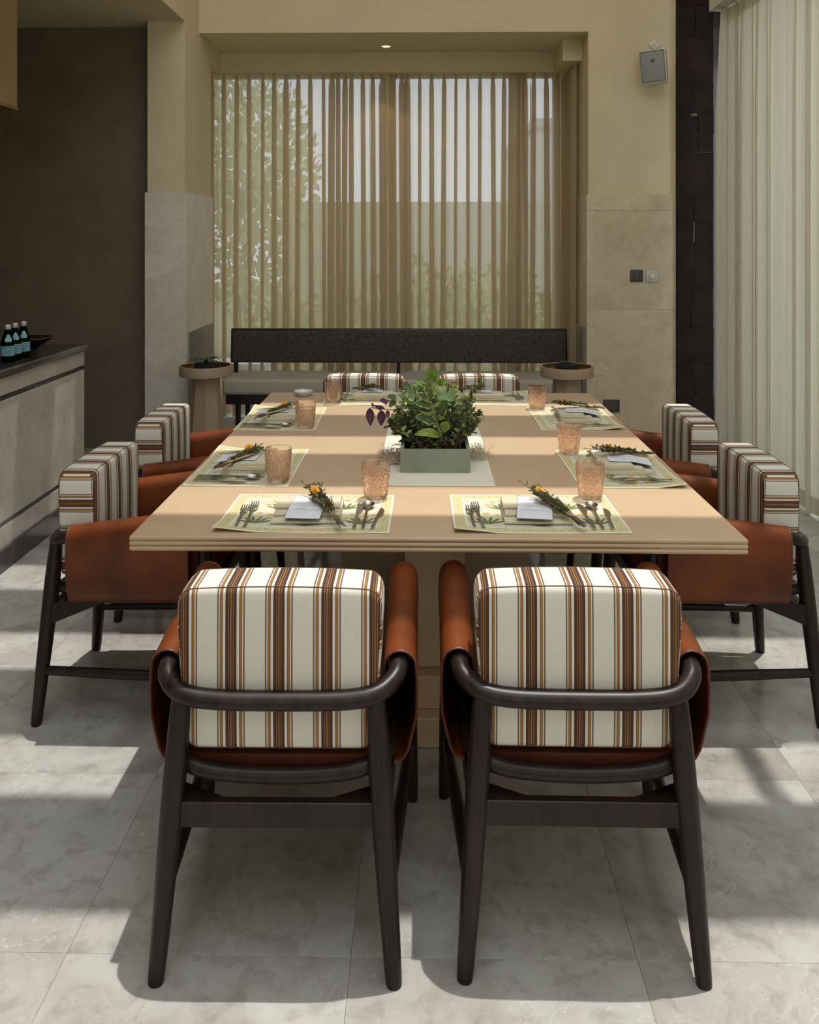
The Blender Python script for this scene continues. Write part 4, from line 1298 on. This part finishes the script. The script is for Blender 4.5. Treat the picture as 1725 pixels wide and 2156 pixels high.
# ================================================================== BENCH
bench = thing('bench', 'long dark-framed bench with charcoal back and grey seat under the window', 'bench', (-.20, 6.44, 0))
q = MB()
X = 1.345
tl = math.radians(-4)
Mb = Matrix.Translation((0, .33, .545)) @ Matrix.Rotation(tl, 4, 'X')
MB().box(-X, X, .0, .03, -.004, .270, Mb, bev=.012, seg=3).build('back_frame', M['black_wood'], bench)
MB().box(-X + .02, X - .02, -.055, .0, .0, .248, Mb, bev=.022, seg=4).build('back_cushion', M['bench_fabric'], bench)
MB().box(-.015, .015, .33, .36, .33, .56).build('back_post', M['black_wood'], bench)
for s in (-1, 1): MB().box(s * 1.30 - .015, s * 1.30 + .015, .33, .36, .33, .56).build('back_post', M['black_wood'], bench)
MB().box(-1.335, 1.335, 0, .46, .338, .462, bev=.03, seg=4).build('seat_cushion', M['bench_seat'], bench)
MB().box(-1.31, 1.31, .02, .44, .266, .340, bev=.004, seg=1).build('seat_base', M['black_wood'], bench)
for x in (-1.22, 0, 1.22):
    for y in (.05, .40):
        MB().tube([(x, y, 0), (x, y, .27)], [.016, .022], 4).build('leg', M['black_wood'], bench, smooth=0)

# ================================================================== SIDE TABLES
def make_side_table():
    t = thing('side_table', 'x', 'side table')
    n = 8
    def ring(r, z): return [(r * math.cos(2 * PI * (k + .18) / n), r * math.sin(2 * PI * (k + .18) / n), z) for k in range(n)]
    b = MB(); b.add(ring(.142, 0) + ring(.090, .597), [(k, (k + 1) % n, n + (k + 1) % n, n + k) for k in range(n)] + [tuple(reversed(range(n))), tuple(range(n, 2 * n))])
    b.build('pedestal', M['veneer_s'], t, smooth=0)
    MB().lathe([(0, .597), (.176, .597), (.1805, .601), (.1805, .664), (.1795, .666), (.166, .666), (.165, .664), (.165, .632), (0, .632)], 64).build('tray_top', M['veneer_s'], t, smooth=40)
    MB().lathe([(0, .6325), (.164, .6325), (.1645, .634), (.1645, .663), (.1635, .663), (.1632, .636), (0, .6345)], 64).build('brass_lining', M['gold'], t, smooth=40)
    return t
M['veneer_s'] = wood('taupe_oak_side_table', (0.33, 0.235, 0.155), (0.37, 0.265, 0.175), 0.5, (30, 30, 3), 0.03)
st_ = Proto(make_side_table())
st_.put((-1.490, 5.80, 0), 0.1, 'round tray-topped side table with faceted pedestal at the left end of the bench', 'tray side tables by the bench')
st_.put((.975, 5.80, 0), 0.5, 'round tray-topped side table with faceted pedestal at the right end of the bench', 'tray side tables by the bench')
def disc_pot(x, y, label, kind):
    z = .6346
    t = thing('potted_bromeliad' if kind else 'potted_succulent', label, 'plant', (x, y, z))
    r = random.Random(61 + kind)
    MB().lathe([(0, 0), (.07, 0), (.076, .008), (.077, .04), (.070, .047), (.05, .046), (0, .05)], 28, None, lambda j, k, rr, zz: .003 * math.sin(k * 2.3 + j) if 0 < j < 5 else 0).build('fibre_pot', M['soil'], t, smooth=50)
    if kind:
        for k in range(13):
            a = 2 * PI * k / 13 + r.uniform(-.2, .2); L = r.uniform(.09, .165)
            out = Vector((math.cos(a), math.sin(a), 0)); s = Vector((-math.sin(a), math.cos(a), 0))
            rise = r.uniform(.5, 1.1)
            b = MB()
            def fn(u, v):
                w = .0115 * math.sin(PI * min(1, (v * .9 + .1))) ** .7
                return out * (L * v) + Vector((0, 0, .05 + L * (rise * v - (rise * .9 + .1) * v * v))) + s * ((u - .5) * 2 * w) + Vector((0, 0, .004 * abs(u - .5) * 2))
            b.grid(fn, 2, 8, colfn=lambda u, v: (.06 + .05 * v, .11 + .06 * v, .05, 1))
            b.build('leaf', M['leaf'], t, smooth=60, colors=True, fix=False)
    else:
        for c in range(9):
            a = r.uniform(0, 2 * PI); R = .05 * r.random() ** .5
            cx, cy = R * math.cos(a), R * math.sin(a)
            for k in range(8):
                a2 = 2 * PI * k / 8 + c
                d = Vector((math.cos(a2), math.sin(a2), .55)).normalized()
                b = MB()
                leaf_quad(b, Vector((cx, cy, .046)), d, Vector((0, 0, 1)), .026, .013, (.10 + .05 * r.random(), .18, .06))
                b.build('leaf', M['leaf'], t, smooth=0, colors=True, fix=False)
disc_pot(-1.49, 5.80, 'spiky-leaved plant in a dark fibre pot on the left side table', 1)
disc_pot(.975, 5.80, 'low green succulent in a dark fibre pot on the right side table', 0)

# ================================================================== COUNTER
ct = thing('bar_counter', 'pale marble-faced counter with a dark marble top at the left', 'counter', (-1.94, 2.9, 0))
y0, y1 = -2.6, 1.93
MB().box(-.75, -.02, y0, y1 - .02, 0, .89).build('carcass', M['counter_dark'], ct, smooth=0)
MB().box(-.80, .016, y0 - .03, y1 + .006, .892, .93, bev=.004, seg=2).build('worktop', M['counter_dark'], ct, smooth=30)
for za, zb in ((.104, .203), (.226, .785), (.81, .892)):
    ys_ = [y0, y0 + 1.2, y0 + 2.6, y1] if zb - za > .3 else [y0, y1]
    for a, b in zip(ys_[:-1], ys_[1:]):
        MB().box(-.03, 0, a + .0006, b - .0006, za, zb, bev=.001, seg=1).build('marble_panel', M['counter_face'], ct, smooth=0)
for za, zb in ((.203, .226), (.785, .81)):
    MB().box(-.03, -.002, y0, y1, za, zb).build('dark_strip', M['counter_dark'], ct, smooth=0)
MB().box(-.03, .012, y0, y1, 0, .104, bev=.002, seg=1).build('skirting', M['counter_dark'], ct, smooth=0)

def text_mesh(txt, size, name, m, parent, wrap=None, ext=.0002):
    cu = bpy.data.curves.new(name, 'FONT')
    cu.body = txt; cu.size = size; cu.align_x = 'CENTER'; cu.align_y = 'CENTER'
    tmp = bpy.data.objects.new(name, cu)
    C.objects.link(tmp)
    dg = bpy.context.evaluated_depsgraph_get()
    me = bpy.data.meshes.new_from_object(tmp.evaluated_get(dg))
    bpy.data.objects.remove(tmp)
    bpy.data.curves.remove(cu)
    if wrap:
        for v in me.vertices:
            a = v.co.x / wrap
            v.co = Vector((wrap * math.sin(a), -wrap * math.cos(a), v.co.y))
    me.materials.clear(); me.materials.append(m)
    o = bpy.data.objects.new(name, me)
    C.objects.link(o); o.parent = parent
    return o
def make_bottle():
    t = thing('water_bottle', 'x', 'bottle')
    R = .031
    MB().lathe([(0, 0), (.027, 0), (.0305, .003), (R, .010), (R, .095), (.0285, .108), (.0215, .130), (.0155, .150), (.0135, .165), (.0135, .172), (0, .172)], 32).build('glass_body', M['green_glass'], t, smooth=50)
    MB().lathe([(.0140, .160), (.0152, .162), (.0152, .181), (.0142, .1835), (0, .1838)], 24).build('cap', M['cap'], t, smooth=40)
    MB().lathe([(0, .1838), (.012, .1838), (.012, .1844), (0, .1846)], 20).build('cap_top', M['red'], t, smooth=40)
    def wrapgrid(a0, a1, z0, z1, off, n=20):
        return MB().grid(lambda u, v: ((R + off) * math.sin(a0 + (a1 - a0) * u), -(R + off) * math.cos(a0 + (a1 - a0) * u), z0 + (z1 - z0) * v), n, 1)
    MB().lathe([(R + .0002, .034), (R + .0006, .034), (R + .0006, .080), (R + .0002, .080)], 32).build('label', M['label_pale'], t, smooth=40)
    wl_ = MB().lathe([(R + .0004, .0355), (R + .0009, .0355), (R + .0009, .0785), (R + .0004, .0785)], 32).build('label_field', M['label_blue'], t, smooth=40)
    tx = text_mesh('S.PELLEGRINO', .0088, 'lettering', M['ink'], wl_, wrap=R + .0013); tx.location = (0, 0, .0725)
    # small printed lines, a red star
    for k, (zz, w) in enumerate(((.060, .5), (.054, .6), (.047, .45), (.041, .7))):
        wrapgrid(-w, w * .6, zz - .0008, zz + .0008, .0012).build('printed_line', M['ink'], wl_, smooth=0, fix=False)
    sv = [Vector((0, 0, 0))]
    for k in range(10):
        rr = .0048 if k % 2 == 0 else .002
        sv.append(Vector((rr * math.sin(2 * PI * k / 10), 0, rr * math.cos(2 * PI * k / 10))))
    pts = []
    for v in sv:
        a = .55 + v.x / R
        pts.append(((R + .0014) * math.sin(a), -(R + .0014) * math.cos(a), .0575 + v.z))
    MB().add(pts, [(0, k, k % 10 + 1) for k in range(1, 11)]).build('star', M['red'], wl_, smooth=0, fix=False)
    # rounded triangular neck label
    def neck(off, sc):
        pr = [(.098, .0305), (.108, .0285), (.130, .0215), (.150, .0155)]
        def rad(z):
            for (za, ra), (zb, rb) in zip(pr[:-1], pr[1:]):
                if z <= zb: return ra + (rb - ra) * (z - za) / (zb - za)
            return .0155
        vs = []; n = 28
        cz = .116
        vs.append((0, -(rad(cz) + off), cz))
        for k in range(n):
            a = 2 * PI * k / n
            rr = sc * (.0165 + .0035 * math.cos(3 * (a - PI / 2)))
            x, z = rr * math.cos(a) * .9, cz + rr * math.sin(a) * 1.05
            R2 = rad(max(.098, min(.15, z))) + off
            an = x / R2
            vs.append((R2 * math.sin(an), -R2 * math.cos(an), z))
        return MB().add(vs, [(0, 1 + k, 1 + (k + 1) % n) for k in range(n)])
    nl = neck(.0010, 1.0).build('neck_label', M['label_pale'], t, smooth=60, fix=False)
    neck(.0016, .88).build('neck_label_field', M['label_blue'], nl, smooth=60, fix=False)
    return t
bt = Proto(make_bottle())
bt.put((-2.024, 4.103, .9305), .62, 'green glass water bottle with blue label on the counter, nearest of three', 'green water bottles on the counter')
bt.put((-2.028, 4.185, .9305), .60, 'green glass water bottle with blue label on the counter, middle of three', 'green water bottles on the counter')
bt.put((-2.026, 4.270, .9305), .55, 'green glass water bottle with blue label on the counter, farthest of three', 'green water bottles on the counter')
bw = thing('bowl', 'shallow black bowl with an uneven gold rim on the counter behind the bottles', 'bowl', (-2.19, 4.67, .9305))
wob = lambda j, k, r, z: (.006 * math.sin(k * 1.1) + .003 * math.sin(k * 2.7)) * (r / .13) ** 3 if r > .05 else 0
MB().lathe([(0, .004), (.05, 0), (.056, .003), (.085, .020), (.125, .049), (.130, .054), (.127, .055), (.08, .026), (0, .014)], 40, None, wob).build('bowl_body', M['bowl_black'], bw, smooth=50)
MB().tube([((.130 + wob(0, k, .13, 0)) * math.cos(2 * PI * k / 40), (.130 + wob(0, k, .13, 0)) * math.sin(2 * PI * k / 40), .0555 + .002 * math.sin(k * 1.7)) for k in range(41)], .0016, 5, caps=False).build('gold_rim', M['rim_gold'], bw)
hd = thing('brass_canopy', 'hanging brushed brass canopy above the counter in the top left corner', 'canopy', (-2.05, 2.6, 2.18))
MB().box(-.62, 0, -2.2, 1.664, 0, .012).build('bottom_trim', M['gold'], hd, smooth=0)
MB().box(-.60, -.001, -2.2, 1.66, .012, .895, bev=.003, seg=1).build('brass_panel', M['brass_panel'], hd, smooth=0)

# ================================================================== WALL FITTINGS
sp = thing('wall_speaker', 'white wall speaker with a grey grille tilted on its bracket', 'speaker', (1.735, 6.385, 2.80))
body = MB().box(-.094, .094, -.19, -.065, -.122, .122, bev=.014, seg=4)
Ms = Matrix.Rotation(math.radians(-21), 4, 'Z') @ Matrix.Rotation(math.radians(5), 4, 'X') @ Matrix.Rotation(math.radians(-4), 4, 'Y')
bo = body.build('cabinet', M['speaker_white'], sp); bo.matrix_local = Ms
MB().box(-.086, .086, -.196, -.186, -.113, .113, bev=.012, seg=3).build('grille', M['grille'], bo)
bg = MB().box(-.011, .011, -.1985, -.195, .030, .052).build('badge', M['black_plastic'], bo, smooth=0)
tx = text_mesh('JBL', .009, 'lettering', M['thermo'], bo); tx.location = (0, -.1992, .041); tx.rotation_euler = (R90, 0, 0)
MB().lathe([(0, 0), (.036, 0), (.036, .006), (0, .007)], 24, T3(-.007, .012, .188, 0, R90)).build('wall_plate', M['speaker_white'], sp, smooth=40)
MB().tube([(-.007, .004, .188), (-.012, -.05, .172), (-.035, -.09, .11)], .007, 8).build('bracket_arm', M['speaker_white'], sp, smooth=60)
for dx in (-.02, .02): MB().lathe([(0, 0), (.004, 0), (.003, .002), (0, .002)], 8, T3(-.007 + dx, .0045, .188 + dx * .8, 0, R90)).build('screw', M['black_plastic'], sp)
YW = 6.385
sw = thing('light_switch', 'dark bronze light switch plate with one rocker, left of the thermostat', 'switch', (1.592, YW, 1.2535))
MB().box(-.048, .048, -.009, 0, -.046, .046, bev=.003, seg=2).build('plate', M['switch_dark'], sw)
MB().box(-.014, .014, -.0115, -.008, -.026, .026, bev=.002, seg=1).build('rocker', M['switch_mid'], sw)
thm = thing('thermostat', 'pale grey square thermostat dial beside the dark switch', 'thermostat', (1.706, YW, 1.251))
MB().box(-.043, .043, -.012, 0, -.043, .043, bev=.003, seg=2).build('plate', M['thermo'], thm)
MB().lathe([(0, 0), (.021, 0), (.019, .012), (0, .013)], 24, T3(0, -.011, 0, 0, R90)).build('dial', M['speaker_white'], thm, smooth=40)
MB().box(-.0035, .0035, -.026, -.022, -.019, .019, T3(0, 0, 0, 0, 0, .9)).build('dial_grip', M['speaker_white'], thm, smooth=0)
tk = MB()
for k in range(11):
    a = math.radians(-60 + 30 * k)
    tk.box(-.0007, .0007, -.0128, -.0115, .025, .030, Matrix.Rotation(a, 4, 'Y'))
tk.build('scale_marks', M['switch_dark'], thm, smooth=0)
MB().box(-.03, -.018, -.0128, -.0115, -.036, -.034).build('minus_mark', M['switch_dark'], thm, smooth=0)
def socket(label, loc, rz):
    t = thing('power_socket', label, 'socket', loc, rz)
    MB().box(-.062, .062, -.010, 0, -.047, .047, bev=.003, seg=2).build('plate', M['switch_dark'], t)
    MB().box(-.036, .010, -.012, -.009, -.024, .024, bev=.001, seg=1).build('socket_face', M['switch_mid'], t)
    for x, z, w, h in ((-.013, .011, .004, .006), (-.022, -.010, .005, .003), (-.004, -.010, .005, .003)):
        MB().box(x - w, x + w, -.0128, -.0115, z - h, z + h).build('pin_hole', M['black_plastic'], t, smooth=0)
    MB().box(.014, .036, -.0125, -.009, -.024, .024, bev=.001, seg=1).build('rocker', M['switch_mid'], t)
socket('dark bronze power socket low on the marble wall, right of the table', (1.405, YW, .281), 0)
socket('dark power socket on the left alcove side, behind the left side table', (-1.671, 6.28, .28), R90)
dl = thing('ceiling_downlight', 'small round warm downlight recessed in the alcove soffit', 'light', (-.302, 6.86, 3.085))
MB().lathe([(.036, 0), (.045, 0), (.045, -.004), (.036, -.003), (.036, 0)], 28, caps=False).build('trim_ring', M['white_paint'], dl, smooth=40)
MB().lathe([(0, -.0005), (.036, -.0005), (.036, -.002), (0, -.002)], 28).build('lens', M['lamp'], dl, smooth=40)
ld = bpy.data.lights.new('downlight_lamp', 'SPOT')
ld.energy = 6; ld.color = (1, .72, .42); ld.spot_size = 1.6; ld.shadow_soft_size = .03
lo = bpy.data.objects.new('downlight_lamp', ld); C.objects.link(lo); lo.parent = dl; lo.location = (0, 0, -.01)
